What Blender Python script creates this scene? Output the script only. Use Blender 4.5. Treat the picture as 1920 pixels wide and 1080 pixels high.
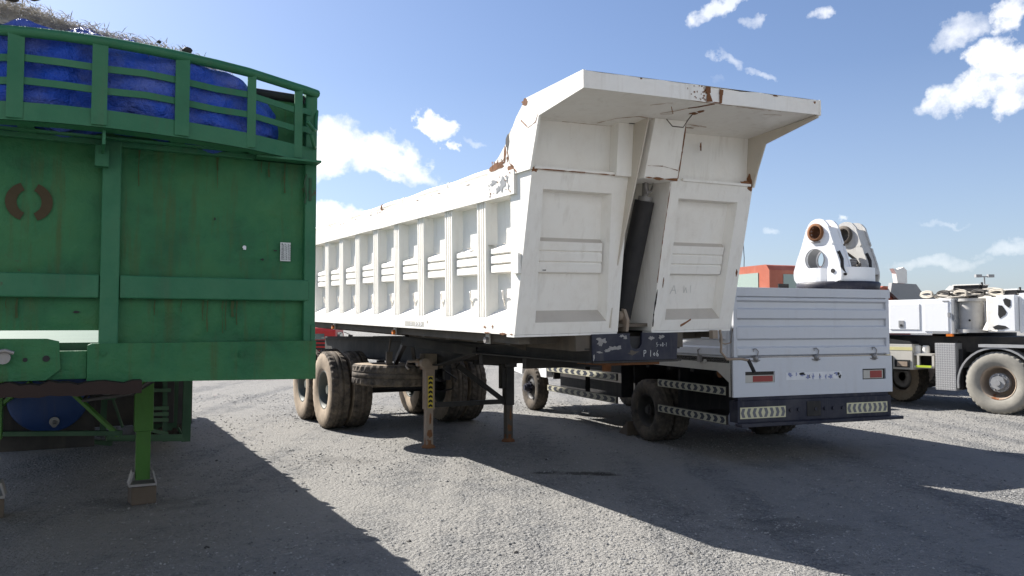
import bpy, math, random
from math import radians as R, sin, cos, pi, sqrt, atan2
from mathutils import Vector, Matrix
random.seed(7)
for o in list(bpy.data.objects): bpy.data.objects.remove(o)
S = bpy.context.scene
COL = S.collection

# ------------------------------------------------------------------ camera
CAMH = 1.55; F = 1500.0
cam = bpy.data.cameras.new('camera'); cam.sensor_width = 36.0; cam.lens = F/1920*36.0
cam.clip_start = 0.05; cam.clip_end = 6000
camo = bpy.data.objects.new('camera', cam); COL.objects.link(camo)
PITCH = math.atan((608-540)/F)
camo.location = (0, 0, CAMH); camo.rotation_euler = (R(90)+PITCH, 0, 0)
S.camera = camo
# ------------------------------------------------------------------ exposure
S.view_settings.view_transform = 'Standard'; S.view_settings.look = 'None'
S.view_settings.exposure = 1.35; S.view_settings.gamma = 1.0
S.render.resolution_x = 1024; S.render.resolution_y = 576
S.render.engine = 'CYCLES'
# ------------------------------------------------------------------ sun
SUNV = Vector((-0.9625, 0.73, 1.0)).normalized()          # towards the sun
sl = bpy.data.lights.new('sun', 'SUN'); sl.energy = 4.8; sl.angle = R(0.5); sl.color = (1.0, 0.955, 0.89)
so = bpy.data.objects.new('sun', sl); COL.objects.link(so)
so.rotation_euler = SUNV.to_track_quat('Z', 'Y').to_euler()
so.location = (-20, 20, 30)
# ------------------------------------------------------------------ sky with clouds
W = bpy.data.worlds.new('World'); S.world = W; W.use_nodes = True
wn = W.node_tree; wn.nodes.clear()
def N(t, ty, **k):
    n = t.nodes.new(ty)
    for a, b in k.items():
        if a == 'inp':
            for i, v in b.items(): n.inputs[i].default_value = v
        else: setattr(n, a, b)
    return n
def math_(t, op, a, b=None, clamp=False):
    n = t.nodes.new('ShaderNodeMath'); n.operation = op; n.use_clamp = clamp
    for i, v in enumerate((a, b)):
        if v is None: continue
        if isinstance(v, (int, float)): n.inputs[i].default_value = v
        else: t.links.new(v, n.inputs[i])
    return n.outputs[0]
def ramp(t, fac, stops, interp='LINEAR'):
    n = t.nodes.new('ShaderNodeValToRGB'); n.color_ramp.interpolation = interp
    e = n.color_ramp.elements
    while len(e) < len(stops): e.new(0.5)
    for i, (p, c) in enumerate(stops):
        e[i].position = p
        e[i].color = (c, c, c, 1) if isinstance(c, (int, float)) else (c[0], c[1], c[2], 1)
    t.links.new(fac, n.inputs[0]); return n.outputs[0]
def mix(t, fac, a, b, mode='MIX'):
    n = t.nodes.new('ShaderNodeMix'); n.data_type = 'RGBA'; n.blend_type = mode
    for i, v in ((0, fac), (6, a), (7, b)):
        if isinstance(v, (int, float)): n.inputs[i].default_value = v
        elif isinstance(v, tuple): n.inputs[i].default_value = (v[0], v[1], v[2], 1)
        else: t.links.new(v, n.inputs[i])
    return n.outputs[2]
sky = N(wn, 'ShaderNodeTexSky', sky_type='NISHITA', sun_disc=False)
sky.sun_elevation = math.asin(SUNV.z); sky.sun_rotation = atan2(SUNV.x, SUNV.y)
sky.air_density = 1.0; sky.dust_density = 1.2; sky.ozone_density = 2.0; sky.altitude = 0
tc = N(wn, 'ShaderNodeTexCoord')
sep = N(wn, 'ShaderNodeSeparateXYZ'); wn.links.new(tc.outputs['Generated'], sep.inputs[0])
az = math_(wn, 'ARCTAN2', sep.outputs[0], sep.outputs[1])
el = math_(wn, 'ARCSINE', sep.outputs[2])
def azel(px, py):
    d = Vector(((px-960)/F, 1.0, (540-py)/F)); d.rotate(Matrix.Rotation(PITCH, 3, 'X')); d.normalize()
    return atan2(d.x, d.y), math.asin(d.z)
# clouds: (photo px, py, half width, half height, tilt deg, softness/density)
CL = [(600,268,215,58,8,1.25),(735,295,120,30,20,1.1),(715,322,75,12,8,.8),(818,232,40,20,24,1.0),(858,268,13,8,60,.8),
      (620,402,80,30,0,1.1),
      (1350,15,80,22,-22,.85),(1418,42,30,14,0,.7),(1535,22,26,15,0,.75),(1375,110,20,34,-35,.62),(1435,145,40,9,14,.5),
      (1820,50,80,22,-14,.7),(1915,20,40,40,0,.8),(1865,120,70,58,-20,1.0),(1810,180,115,48,-14,1.15),(1760,185,46,30,-30,.95),(1900,170,80,50,0,1.2),
      (1770,418,50,6,0,.3),(1450,425,26,9,0,.4),(1582,402,12,6,0,.5),(1750,490,120,12,0,.35),(1900,470,60,14,0,.35),(895,262,30,8,25,.4),(1340,150,8,8,0,.1),
      (2150,200,120,60,0,1.0),(2300,60,100,50,0,1.0),(-200,250,160,70,0,1.1),(-400,60,160,60,0,1.0),(200,-250,150,60,0,1.0),(1100,-300,200,60,0,1.0),(1700,-350,150,60,0,1.0)]
cv = N(wn, 'ShaderNodeCombineXYZ'); wn.links.new(az, cv.inputs[0]); wn.links.new(el, cv.inputs[1])
ns = N(wn, 'ShaderNodeTexNoise', inp={'Scale': 26.0, 'Detail': 9.0, 'Roughness': 0.62}); wn.links.new(cv.outputs[0], ns.inputs['Vector'])
ns2 = N(wn, 'ShaderNodeTexNoise', inp={'Scale': 9.0, 'Detail': 5.0, 'Roughness': 0.6}); wn.links.new(cv.outputs[0], ns2.inputs['Vector'])
nw = N(wn, 'ShaderNodeTexNoise', inp={'Scale': 17.0, 'Detail': 6.0, 'Roughness': 0.6}); wn.links.new(cv.outputs[0], nw.inputs['Vector'])
sw = N(wn, 'ShaderNodeSeparateColor'); wn.links.new(nw.outputs['Color'], sw.inputs[0])
az = math_(wn, 'ADD', az, math_(wn, 'MULTIPLY', math_(wn, 'SUBTRACT', sw.outputs[0], 0.5), 0.11))
el0 = el
el = math_(wn, 'ADD', el, math_(wn, 'MULTIPLY', math_(wn, 'SUBTRACT', sw.outputs[1], 0.5), 0.06))
nz = math_(wn, 'SUBTRACT', ns.outputs[0], 0.5); nz = math_(wn, 'MULTIPLY', nz, 2.3)
nz2 = math_(wn, 'MULTIPLY', math_(wn, 'SUBTRACT', ns2.outputs[0], 0.5), 1.0)
nz = math_(wn, 'ADD', nz, nz2)
tot = None
CL_FILL = [(R(a_), R(e_), R(w_), R(h_)) for a_, e_, w_, h_ in ((165,20,40,14),(115,17,26,10),(-165,20,30,12),(-125,14,22,7),(150,38,22,7))]  # unseen clouds added behind the camera to brighten the shaded fronts
for C_ in CL+CL_FILL:
    if len(C_) == 6:
        (px, py, hw, hh, tilt, den) = C_
        a0, e0 = azel(px, py); a1, _ = azel(px+hw, py); _, e1 = azel(px, py-hh); sa = abs(a1-a0); se = abs(e1-e0)
    else: a0, e0, sa, se = C_; tilt = 0; den = 1.0
    c, s_ = cos(R(-tilt)), sin(R(-tilt))
    da = math_(wn, 'SUBTRACT', az, a0); de = math_(wn, 'SUBTRACT', el, e0)
    u = math_(wn, 'ADD', math_(wn, 'MULTIPLY', da, c/sa), math_(wn, 'MULTIPLY', de, s_/sa))
    v = math_(wn, 'ADD', math_(wn, 'MULTIPLY', da, -s_/se), math_(wn, 'MULTIPLY', de, c/se))
    r2 = math_(wn, 'ADD', math_(wn, 'MULTIPLY', u, u), math_(wn, 'MULTIPLY', v, v))
    g = math_(wn, 'SUBTRACT', 1.0, r2)
    g2 = math_(wn, 'ADD', g, math_(wn, 'MULTIPLY', nz, 1.15))
    edge = math_(wn, 'MULTIPLY', math_(wn, 'ADD', g, 1.1), 1.2, True)         # nothing far outside the blob
    g2 = math_(wn, 'MULTIPLY', math_(wn, 'MULTIPLY', g2, 1.2 if den >= .8 else 0.7, True), edge)
    g2 = math_(wn, 'MULTIPLY', g2, min(den, 1.0))
    tot = g2 if tot is None else math_(wn, 'MAXIMUM', tot, g2)
skyc = mix(wn, 1.0, sky.outputs[0], (0.90, 1.0, 1.20), 'MULTIPLY')
# paler air low down
lowf = ramp(wn, el0, [(0.0, 0.30), (0.30, 0.06), (0.6, 0.0)])
skyc = mix(wn, lowf, skyc, (8.2, 9.0, 10.2))
cl_shade = ramp(wn, math_(wn, 'ADD', math_(wn, 'MULTIPLY', ns2.outputs[0], 1.0), 0.0), [(0.35, (8.8, 9.2, 9.8)), (0.6, (12.4, 12.3, 12.1))])
skyc2 = mix(wn, tot, skyc, cl_shade)
bg = N(wn, 'ShaderNodeBackground', inp={'Strength': 0.0465}); wn.links.new(skyc2, bg.inputs[0])
wo = N(wn, 'ShaderNodeOutputWorld'); wn.links.new(bg.outputs[0], wo.inputs[0])

# ------------------------------------------------------------------ helpers
class MB:
    """collects faces in one mesh; face = (indices, material index, smooth)"""
    def __init__(s): s.v = []; s.f = []; s.m = []; s.s = []; s.xf = None
    def add(s, vs, fs, m=0, sm=False):
        b = len(s.v)
        for p in vs:
            p = Vector(p)
            s.v.append(s.xf(p) if s.xf else p)
        for f in fs: s.f.append([b+i for i in f]); s.m.append(m); s.s.append(sm)
        return s
    def box(s, x0, x1, y0, y1, z0, z1, m=0):
        vs = [(x, y, z) for z in (z0, z1) for y in (y0, y1) for x in (x0, x1)]
        return s.add(vs, [(0,2,3,1),(4,5,7,6),(0,1,5,4),(2,6,7,3),(0,4,6,2),(1,3,7,5)], m)
    def bar(s, a, b, w, h, up=(0,0,1), m=0):
        a = Vector(a); b = Vector(b); d = (b-a).normalized(); up = Vector(up)
        if abs(d.dot(up)) > 0.98: up = Vector((0,1,0)) if abs(d.y) < .9 else Vector((1,0,0))
        x = d.cross(up).normalized(); z = x.cross(d)
        vs = [p + x*(sx*w/2) + z*(sz*h/2) for p in (a, b) for sx, sz in ((-1,-1),(1,-1),(1,1),(-1,1))]
        return s.add(vs, [(0,3,2,1),(4,5,6,7),(0,1,5,4),(1,2,6,5),(2,3,7,6),(3,0,4,7)], m)
    def cyl(s, a, b, r, n=16, r2=None, m=0, caps=True, sm=True):
        a = Vector(a); b = Vector(b); d = (b-a).normalized(); r2 = r if r2 is None else r2
        up = Vector((0,0,1)) if abs(d.z) < .9 else Vector((1,0,0))
        x = d.cross(up).normalized(); y = d.cross(x)
        vs = [a + (x*cos(2*pi*i/n) + y*sin(2*pi*i/n))*r for i in range(n)] + [b + (x*cos(2*pi*i/n) + y*sin(2*pi*i/n))*r2 for i in range(n)]
        s.add(vs, [(i, (i+1) % n, n+(i+1) % n, n+i) for i in range(n)], m, sm)
        if caps: s.add(vs[:n], [tuple(range(n))[::-1]], m); s.add(vs[n:], [tuple(range(n))], m)
        return s
    def tube(s, pts, r, n=8, m=0):
        pts = [Vector(p) for p in pts]; rings = []
        for i, p in enumerate(pts):
            d = (pts[min(i+1, len(pts)-1)] - pts[max(i-1, 0)]).normalized()
            up = Vector((0,0,1)) if abs(d.z) < .9 else Vector((1,0,0))
            x = d.cross(up).normalized(); y = d.cross(x)
            rings += [p + (x*cos(2*pi*k/n) + y*sin(2*pi*k/n))*r for k in range(n)]
        fs = [(i*n+k, i*n+(k+1) % n, (i+1)*n+(k+1) % n, (i+1)*n+k) for i in range(len(pts)-1) for k in range(n)]
        s.add(rings, fs, m, True); e = (len(pts)-1)*n
        s.add(rings[:n], [tuple(range(n))[::-1]], m); s.add(rings[e:], [tuple(range(n))], m)
        return s
    def prism(s, poly, axis, t0, t1, m=0, sm=False):
        """poly of 2D points; axis 'x': (y,z); 'y': (x,z); 'z': (x,y)"""
        def P(a, b, t): return {'x': (t,a,b), 'y': (a,t,b), 'z': (a,b,t)}[axis]
        n = len(poly)
        vs = [P(a,b,t0) for a, b in poly] + [P(a,b,t1) for a, b in poly]
        s.add(vs, [tuple(range(n))[::-1], tuple(range(n, 2*n))], m)
        s.add(vs, [(i, (i+1) % n, n+(i+1) % n, n+i) for i in range(n)], m, sm)
        return s
    def ring(s, outer, inner, axis, t0, t1, m=0):
        """prism of a polygon with a hole; outer and inner must have the same count"""
        def P(a, b, t): return {'x': (t,a,b), 'y': (a,t,b), 'z': (a,b,t)}[axis]
        n = len(outer); vs = []
        for L, t in ((outer,t0),(inner,t0),(outer,t1),(inner,t1)): vs += [P(a,b,t) for a, b in L]
        fs = []
        for i in range(n):
            j = (i+1) % n
            fs += [(i,n+i,n+j,j),(2*n+i,2*n+j,3*n+j,3*n+i),(i,j,2*n+j,2*n+i),(n+i,3*n+i,3*n+j,n+j)]
        return s.add(vs, fs, m)
    def lathe(s, prof, c, axis='x', n=48, m=0, sm=True, rfun=None, phase=0):
        """prof: (offset along axis, radius)"""
        c = Vector(c); vs = []
        for k in range(n):
            a = 2*pi*k/n + phase
            for j, (o, r) in enumerate(prof):
                if rfun: r = rfun(k, j, r)
                p = {'x': (o, r*cos(a), r*sin(a)), 'y': (r*cos(a), o, r*sin(a)), 'z': (r*cos(a), r*sin(a), o)}[axis]
                vs.append(c + Vector(p))
        P = len(prof)
        fs = [(k*P+j, ((k+1) % n)*P+j, ((k+1) % n)*P+j+1, k*P+j+1) for k in range(n) for j in range(P-1)]
        return s.add(vs, fs, m, sm)
    def build(s, name, mats, parent=None, off=(0,0,0), bevel=0, seg=2, xf=None):
        me = bpy.data.meshes.new(name)
        o_ = Vector(off)
        vv = [(xf @ p if xf else p) + o_ for p in s.v]
        me.from_pydata([tuple(p) for p in vv], [], s.f)
        if not isinstance(mats, (list, tuple)): mats = [mats]
        for m in mats: me.materials.append(m)
        me.polygons.foreach_set('material_index', s.m)
        me.polygons.foreach_set('use_smooth', s.s)
        me.validate(); me.update()
        o = bpy.data.objects.new(name, me); COL.objects.link(o)
        if parent is not None: o.parent = parent
        if bevel:
            b = o.modifiers.new('bevel', 'BEVEL'); b.width = bevel; b.segments = seg; b.limit_method = 'ANGLE'; b.angle_limit = R(40)
            b.harden_normals = False
        return o
def thing(name, label, cat, loc=(0,0,0), rot=0, group=None):
    o = bpy.data.objects.new(name, None); COL.objects.link(o); o.empty_display_size = .3
    o.location = loc; o.rotation_euler = (0, 0, rot) if isinstance(rot, (int, float)) else rot
    return tag(o, label, cat, group)
def tag(o, label, cat, group=None, kind=None):
    if label: o['label'] = label
    if cat: o['category'] = cat
    if group: o['group'] = group
    if kind: o['kind'] = kind
    return o
def kids(o): return [c for c in bpy.data.objects if c.parent == o]
def dup(o, parent=None, loc=None, rot=None, label=None):
    c = o.copy(); COL.objects.link(c); c.parent = parent
    if loc is not None: c.location = loc
    if rot is not None: c.rotation_euler = rot
    if label: c['label'] = label
    for k in kids(o): dup(k, c)
    return c

# ------------------------------------------------------------------ materials
def newmat(name):
    m = bpy.data.materials.new(name); m.use_nodes = True; t = m.node_tree
    b = t.nodes['Principled BSDF']; return m, t, b
def paint(name, col, rough=.5, var=.12, dirt=None, dirt_amt=.35, rust=0.0, rustcol=(.13,.045,.015), scale=1.0, metal=0, bump=.15, streak=.5, scratch=0.0, dents=.0):
    m, t, b = newmat(name)
    tc = N(t, 'ShaderNodeTexCoord')
    mp = N(t, 'ShaderNodeMapping'); t.links.new(tc.outputs['Object'], mp.inputs[0]); mp.inputs['Scale'].default_value = (scale,)*3
    n1 = N(t, 'ShaderNodeTexNoise', inp={'Scale': 2.3, 'Detail': 6, 'Roughness': .62}); t.links.new(mp.outputs[0], n1.inputs['Vector'])
    n2 = N(t, 'ShaderNodeTexNoise', inp={'Scale': 14.0, 'Detail': 8, 'Roughness': .7}); t.links.new(mp.outputs[0], n2.inputs['Vector'])
    c = mix(t, ramp(t, n1.outputs[0], [(.35, 0.0), (.65, 1.0)]), tuple(x*(1-var) for x in col), tuple(min(.9, x*(1+var*.5)) for x in col))
    rgh = rough
    if dirt:
        ms = N(t, 'ShaderNodeMapping'); t.links.new(tc.outputs['Object'], ms.inputs[0]); ms.inputs['Scale'].default_value = (9*scale, 9*scale, .8*scale)
        n3 = N(t, 'ShaderNodeTexNoise', inp={'Scale': 1.6, 'Detail': 7, 'Roughness': .65}); t.links.new(ms.outputs[0], n3.inputs['Vector'])
        f1 = ramp(t, n3.outputs[0], [(.5, 0.0), (.72, streak)])
        f2 = ramp(t, n1.outputs[0], [(.45, 0.0), (.75, 1.0)])
        f2 = math_(t, 'MULTIPLY', f2, math_(t, 'MULTIPLY', n2.outputs[0], 1.3))
        fd = math_(t, 'MULTIPLY', math_(t, 'MAXIMUM', f1, f2), dirt_amt, True)
        c = mix(t, fd, c, dirt)
    if rust > 0:
        n4 = N(t, 'ShaderNodeTexNoise', inp={'Scale': 5.5, 'Detail': 10, 'Roughness': .75}); t.links.new(mp.outputs[0], n4.inputs['Vector'])
        n5 = N(t, 'ShaderNodeTexNoise', inp={'Scale': 1.1, 'Detail': 2}); t.links.new(mp.outputs[0], n5.inputs['Vector'])
        q = math_(t, 'ADD', math_(t, 'MULTIPLY', n4.outputs[0], .75), math_(t, 'MULTIPLY', n5.outputs[0], .4))
        e = .78 - .2*rust
        fr = ramp(t, q, [(e, 0.0), (e+.035, 1.0)])
        rc = mix(t, n2.outputs[0], rustcol, tuple(x*2.1 for x in rustcol))
        c = mix(t, fr, c, rc)
    if scratch > 0:
        n6 = N(t, 'ShaderNodeTexNoise', inp={'Scale': 30.0, 'Detail': 3}); 
        m6 = N(t, 'ShaderNodeMapping'); t.links.new(tc.outputs['Object'], m6.inputs[0]); m6.inputs['Scale'].default_value = (1, .6, 2.4); m6.inputs['Rotation'].default_value = (.4, .5, .2)
        t.links.new(m6.outputs[0], n6.inputs['Vector'])
        c = mix(t, math_(t, 'MULTIPLY', ramp(t, n6.outputs[0], [(.68, 0.0), (.72, 1.0)]), scratch), c, (.3,.28,.25))
    t.links.new(c, b.inputs['Base Color'])
    r_ = math_(t, 'ADD', math_(t, 'MULTIPLY', n2.outputs[0], .25), rough-.12); t.links.new(r_, b.inputs['Roughness'])
    b.inputs['Metallic'].default_value = metal
    b.inputs['Specular IOR Level'].default_value = .35
    if bump:
        h = math_(t, 'ADD', math_(t, 'MULTIPLY', n2.outputs[0], .25), math_(t, 'MULTIPLY', n1.outputs[0], 1.0+dents*6))
        bm = N(t, 'ShaderNodeBump', inp={'Strength': bump, 'Distance': .02}); t.links.new(h, bm.inputs['Height']); t.links.new(bm.outputs[0], b.inputs['Normal'])
    return m
def plain(name, col, rough=.6, metal=0, spec=.3):
    m, t, b = newmat(name)
    tc = N(t, 'ShaderNodeTexCoord'); n = N(t, 'ShaderNodeTexNoise', inp={'Scale': 9.0, 'Detail': 5}); t.links.new(tc.outputs['Object'], n.inputs['Vector'])
    c = mix(t, n.outputs[0], tuple(x*.8 for x in col), tuple(x*1.18 for x in col)); t.links.new(c, b.inputs['Base Color'])
    b.inputs['Roughness'].default_value = rough; b.inputs['Metallic'].default_value = metal; b.inputs['Specular IOR Level'].default_value = spec
    return m
M = {}
M['white'] = paint('white_paint', (.86,.835,.775), .5, .07, (.50,.42,.33), .42, rust=.12, streak=.55, bump=.22, dents=.4)
M['white2'] = paint('white_paint_dusty', (.87,.84,.78), .45, .06, (.50,.43,.35), .50, rust=.10, streak=.65, bump=.18, dents=.3)
M['wclean'] = paint('clean_white_paint', (.80,.81,.82), .35, .04, (.5,.47,.42), .2, bump=.08)
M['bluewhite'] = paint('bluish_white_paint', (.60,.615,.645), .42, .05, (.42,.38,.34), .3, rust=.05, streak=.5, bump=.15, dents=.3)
M['green'] = paint('green_paint', (.021,.155,.056), .55, .38, (.050,.085,.02), .9, rust=.3, rustcol=(.045,.03,.014), streak=.95, bump=.35, dents=.7)
M['green2'] = paint('green_paint_rail', (.024,.155,.070), .5, .22, (.09,.11,.06), .5, rust=.35, rustcol=(.05,.03,.016), streak=.6, bump=.3, dents=.3)
M['lime'] = paint('lime_paint', (.055,.17,.022), .5, .2, (.04,.05,.03), .6, rust=.2, rustcol=(.05,.03,.02))
M['dkgreen'] = paint('dark_green_frame', (.03,.085,.04), .65, .3, (.06,.06,.045), .6, rust=.3, rustcol=(.05,.03,.02))
M['black'] = paint('black_steel', (.016,.016,.018), .6, .3, (.09,.075,.06), .5, bump=.15)
M['brown'] = paint('brown_underframe', (.10,.085,.068), .75, .25, (.16,.12,.085), .6, rust=.2, bump=.2)
M['dark'] = paint('dark_chassis', (.032,.030,.028), .7, .3, (.11,.09,.07), .5, rust=.15, bump=.2)
M['navy'] = paint('navy_paint', (.011,.013,.030), .5, .2, (.20,.18,.15), .4, rust=.12, rustcol=(.12,.09,.07), bump=.2)
M['rust'] = paint('rusted_steel', (.20,.085,.036), .9, .35, (.30,.17,.09), .6, bump=.5)
M['tan'] = paint('dusty_leg_paint', (.33,.27,.21), .8, .2, (.12,.06,.035), .8, rust=.5, bump=.3)
M['silver'] = paint('dull_steel', (.30,.29,.28), .5, .2, (.16,.10,.07), .5, metal=.3, rust=.2)
M['blue'] = None
M['orange'] = paint('faded_orange_paint', (.42,.115,.065), .45, .12, (.5,.36,.28), .3, bump=.1)
M['red'] = paint('red_paint', (.42,.02,.018), .4, .1, bump=.05)
M['beige'] = paint('beige_paint', (.50,.48,.43), .5, .1, (.3,.25,.2), .4, bump=.1)
M['grey'] = paint('grey_paint', (.28,.285,.29), .5, .12, (.2,.17,.14), .4, bump=.12)
M['yellow'] = plain('reflective_yellow', (.62,.47,.05), .4)
M['palestrip'] = plain('pale_reflector', (.40,.385,.30), .4)
M['platecream'] = plain('cream_reflector', (.62,.58,.38), .4); M['chevgrey'] = plain('grey_chevron', (.16,.16,.17), .5)
M['bluestrip'] = plain('dark_reflector', (.035,.04,.055), .4)
M['amber'] = plain('amber_lens', (.62,.16,.02), .25, spec=.5)
M['redlens'] = plain('red_lens', (.28,.03,.025), .3, spec=.5)
M['paper'] = plain('sticker_paper', (.62,.64,.62), .6)
M['ink'] = plain('black_ink', (.02,.02,.02), .6)
M['wood'] = paint('weathered_wood', (.13,.10,.075), .85, .3, (.05,.04,.03), .6, bump=.5)
M['chalk'] = plain('chalk_marker', (.62,.62,.60), .8)
M['sticker'] = plain('torn_sticker', (.72,.72,.73), .5)
M['bluepen'] = plain('faded_blue_print', (.25,.28,.45), .6)
m, t, b = newmat('window_glass'); b.inputs['Base Color'].default_value = (.10,.14,.13,1); b.inputs['Roughness'].default_value = .08; b.inputs['Specular IOR Level'].default_value = .8; M['glass'] = m
m, t, b = newmat('tinted_cab_glass'); b.inputs['Base Color'].default_value = (.30,.37,.33,1); b.inputs['Roughness'].default_value = .15; M['glass2'] = m
M['wingdust'] = paint('dusty_cream_paint', (.60,.55,.47), .7, .12, (.42,.33,.25), .6, rust=.15); M['rustline'] = plain('thin_rust_scratch', (.38,.22,.12), .85)
M['alu'] = plain('aluminium_plate', (.50,.50,.50), .4, .5)
def tyremat(name, dust, dc=(.36,.29,.215)):
    m, t, b = newmat(name)
    tc = N(t, 'ShaderNodeTexCoord'); n = N(t, 'ShaderNodeTexNoise', inp={'Scale': 6.0, 'Detail': 8, 'Roughness': .7}); t.links.new(tc.outputs['Object'], n.inputs['Vector'])
    f = ramp(t, n.outputs[0], [(.3, max(0, dust-.25)), (.65, min(1, dust+.2))])
    t.links.new(mix(t, f, (.022,.022,.023), dc), b.inputs['Base Color'])
    b.inputs['Roughness'].default_value = .9; b.inputs['Specular IOR Level'].default_value = .2
    bm = N(t, 'ShaderNodeBump', inp={'Strength': .4, 'Distance': .006}); t.links.new(n.outputs[0], bm.inputs['Height']); t.links.new(bm.outputs[0], b.inputs['Normal'])
    return m
M['tyre'] = tyremat('tyre_rubber', .12); M['tyre_dust'] = tyremat('dusty_tyre_sidewall', .8); M['rimgreen'] = paint('dull_green_rim', (.085,.10,.09), .6, .2, (.3,.24,.18), .5); M['tyre_dark'] = tyremat('dark_tyre_sidewall', .10); M['tyre_mid'] = tyremat('tyre_tread_dusty', .22); M['dusty'] = paint('dust_laden_ledge', (.52,.475,.415), .8, .15, (.36,.31,.26), .5)
M['tyre_pale'] = tyremat('pale_mud_tyre', 1.0, (.29,.275,.24))
def tarpmat():
    m, t, b = newmat('blue_tarpaulin')
    tc = N(t, 'ShaderNodeTexCoord')
    n = N(t, 'ShaderNodeTexNoise', inp={'Scale': 3.0, 'Detail': 8, 'Roughness': .7}); t.links.new(tc.outputs['Object'], n.inputs['Vector'])
    n2 = N(t, 'ShaderNodeTexNoise', inp={'Scale': 22.0, 'Detail': 6}); t.links.new(tc.outputs['Object'], n2.inputs['Vector'])
    c = mix(t, ramp(t, n.outputs[0], [(.42, 0.0), (.66, .6)]), (.012,.075,.50), (.17,.20,.42))
    t.links.new(c, b.inputs['Base Color']); b.inputs['Roughness'].default_value = .42
    v = N(t, 'ShaderNodeTexVoronoi', inp={'Scale': 4.5}); v.feature = 'DISTANCE_TO_EDGE'
    mx = mix(t, .25, tc.outputs['Object'], n.outputs[1]); t.links.new(mx, v.inputs['Vector'])
    h = math_(t, 'ADD', math_(t, 'MULTIPLY', v.outputs[0], 1.2), math_(t, 'MULTIPLY', n2.outputs[0], .35))
    bm = N(t, 'ShaderNodeBump', inp={'Strength': 1.0, 'Distance': .07}); t.links.new(h, bm.inputs['Height']); t.links.new(bm.outputs[0], b.inputs['Normal'])
    return m
M['tarp'] = tarpmat()
M['straw'] = plain('dry_straw', (.50,.47,.42), .9)
M['barrel'] = paint('blue_barrel_plastic', (.012,.045,.16), .45, .2, (.1,.09,.08), .4, bump=.1)

# ------------------------------------------------------------------ ground
def groundmat():
    m, t, b = newmat('gravel_ground')
    tc = N(t, 'ShaderNodeTexCoord'); P = tc.outputs['Object']
    v1 = N(t, 'ShaderNodeTexVoronoi', inp={'Scale': 34.0, 'Randomness': 1.0}); t.links.new(P, v1.inputs['Vector'])
    v2 = N(t, 'ShaderNodeTexVoronoi', inp={'Scale': 80.0}); t.links.new(P, v2.inputs['Vector'])
    nb = N(t, 'ShaderNodeTexNoise', inp={'Scale': .55, 'Detail': 7, 'Roughness': .6}); t.links.new(P, nb.inputs['Vector'])
    nm = N(t, 'ShaderNodeTexNoise', inp={'Scale': 4.0, 'Detail': 8, 'Roughness': .65}); t.links.new(P, nm.inputs['Vector'])
    nf = N(t, 'ShaderNodeTexNoise', inp={'Scale': 160.0, 'Detail': 3}); t.links.new(P, nf.inputs['Vector'])
    # wheel tracks run along the parked rows
    mt = N(t, 'ShaderNodeMapping'); t.links.new(P, mt.inputs[0]); mt.inputs['Rotation'].default_value = (0, 0, R(-28)); mt.inputs['Scale'].default_value = (1.3, .05, 1)
    nt = N(t, 'ShaderNodeTexNoise', inp={'Scale': 1.3, 'Detail': 5, 'Roughness': .55}); t.links.new(mt.outputs[0], nt.inputs['Vector'])
    cell = ramp(t, v1.outputs['Color'], [(0.1, (.092,.095,.098)), (.5, (.195,.195,.192)), (.95, (.335,.33,.32))])
    cell2 = ramp(t, v2.outputs['Color'], [(0.1, (.09,.093,.095)), (.9, (.265,.263,.257))])
    c = mix(t, .5, cell, cell2)
    dustf = math_(t, 'ADD', math_(t, 'MULTIPLY', nb.outputs[0], .6), math_(t, 'MULTIPLY', nt.outputs[0], .85))
    dustf = math_(t, 'ADD', dustf, math_(t, 'MULTIPLY', nm.outputs[0], .5))
    df = ramp(t, dustf, [(.80, 0.0), (1.38, .75)])
    c = mix(t, df, c, mix(t, nf.outputs[0], (.215,.207,.193), (.31,.30,.277)))
    dk = ramp(t, nm.outputs[0], [(.60, 0.0), (.95, .25)])
    c = mix(t, dk, c, (.12,.12,.118))
    sx = N(t, 'ShaderNodeSeparateXYZ'); t.links.new(P, sx.inputs[0])
    for (ox, oy, rx, ry, am) in ((.62,8.42,.55,.10,.95),(.95,8.33,.22,.09,1.0),(-1.9,9.2,.5,.3,.25),(2.2,6.2,.5,.35,.3),(-3.2,7.0,.6,.35,.3)):   # oil stains
        ux = math_(t, 'MULTIPLY', math_(t, 'SUBTRACT', sx.outputs[0], ox), 1/rx); uy = math_(t, 'MULTIPLY', math_(t, 'SUBTRACT', sx.outputs[1], oy), 1/ry)
        rr_ = math_(t, 'ADD', math_(t, 'MULTIPLY', ux, ux), math_(t, 'MULTIPLY', uy, uy))
        rr_ = math_(t, 'ADD', rr_, math_(t, 'MULTIPLY', math_(t, 'SUBTRACT', nm.outputs[0], .5), 4.5))
        c = mix(t, math_(t, 'MULTIPLY', ramp(t, rr_, [(.2, 1.0), (1.0, 0.0)]), am*.85), c, (.035,.032,.028))
    t.links.new(c, b.inputs['Base Color']); b.inputs['Roughness'].default_value = .95; b.inputs['Specular IOR Level'].default_value = .15
    h = math_(t, 'ADD', math_(t, 'MULTIPLY', v1.outputs['Distance'], -1.0), math_(t, 'MULTIPLY', v2.outputs['Distance'], -.5))
    h = math_(t, 'MULTIPLY', h, math_(t, 'SUBTRACT', 1.05, math_(t, 'MULTIPLY', df, .7)))
    h = math_(t, 'ADD', h, math_(t, 'MULTIPLY', nm.outputs[0], .9)); h = math_(t, 'ADD', h, math_(t, 'MULTIPLY', nf.outputs[0], .35))
    bm = N(t, 'ShaderNodeBump', inp={'Strength': 1.0, 'Distance': .034}); t.links.new(h, bm.inputs['Height']); t.links.new(bm.outputs[0], b.inputs['Normal'])
    return m
M['ground'] = groundmat()
g = MB()
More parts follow.
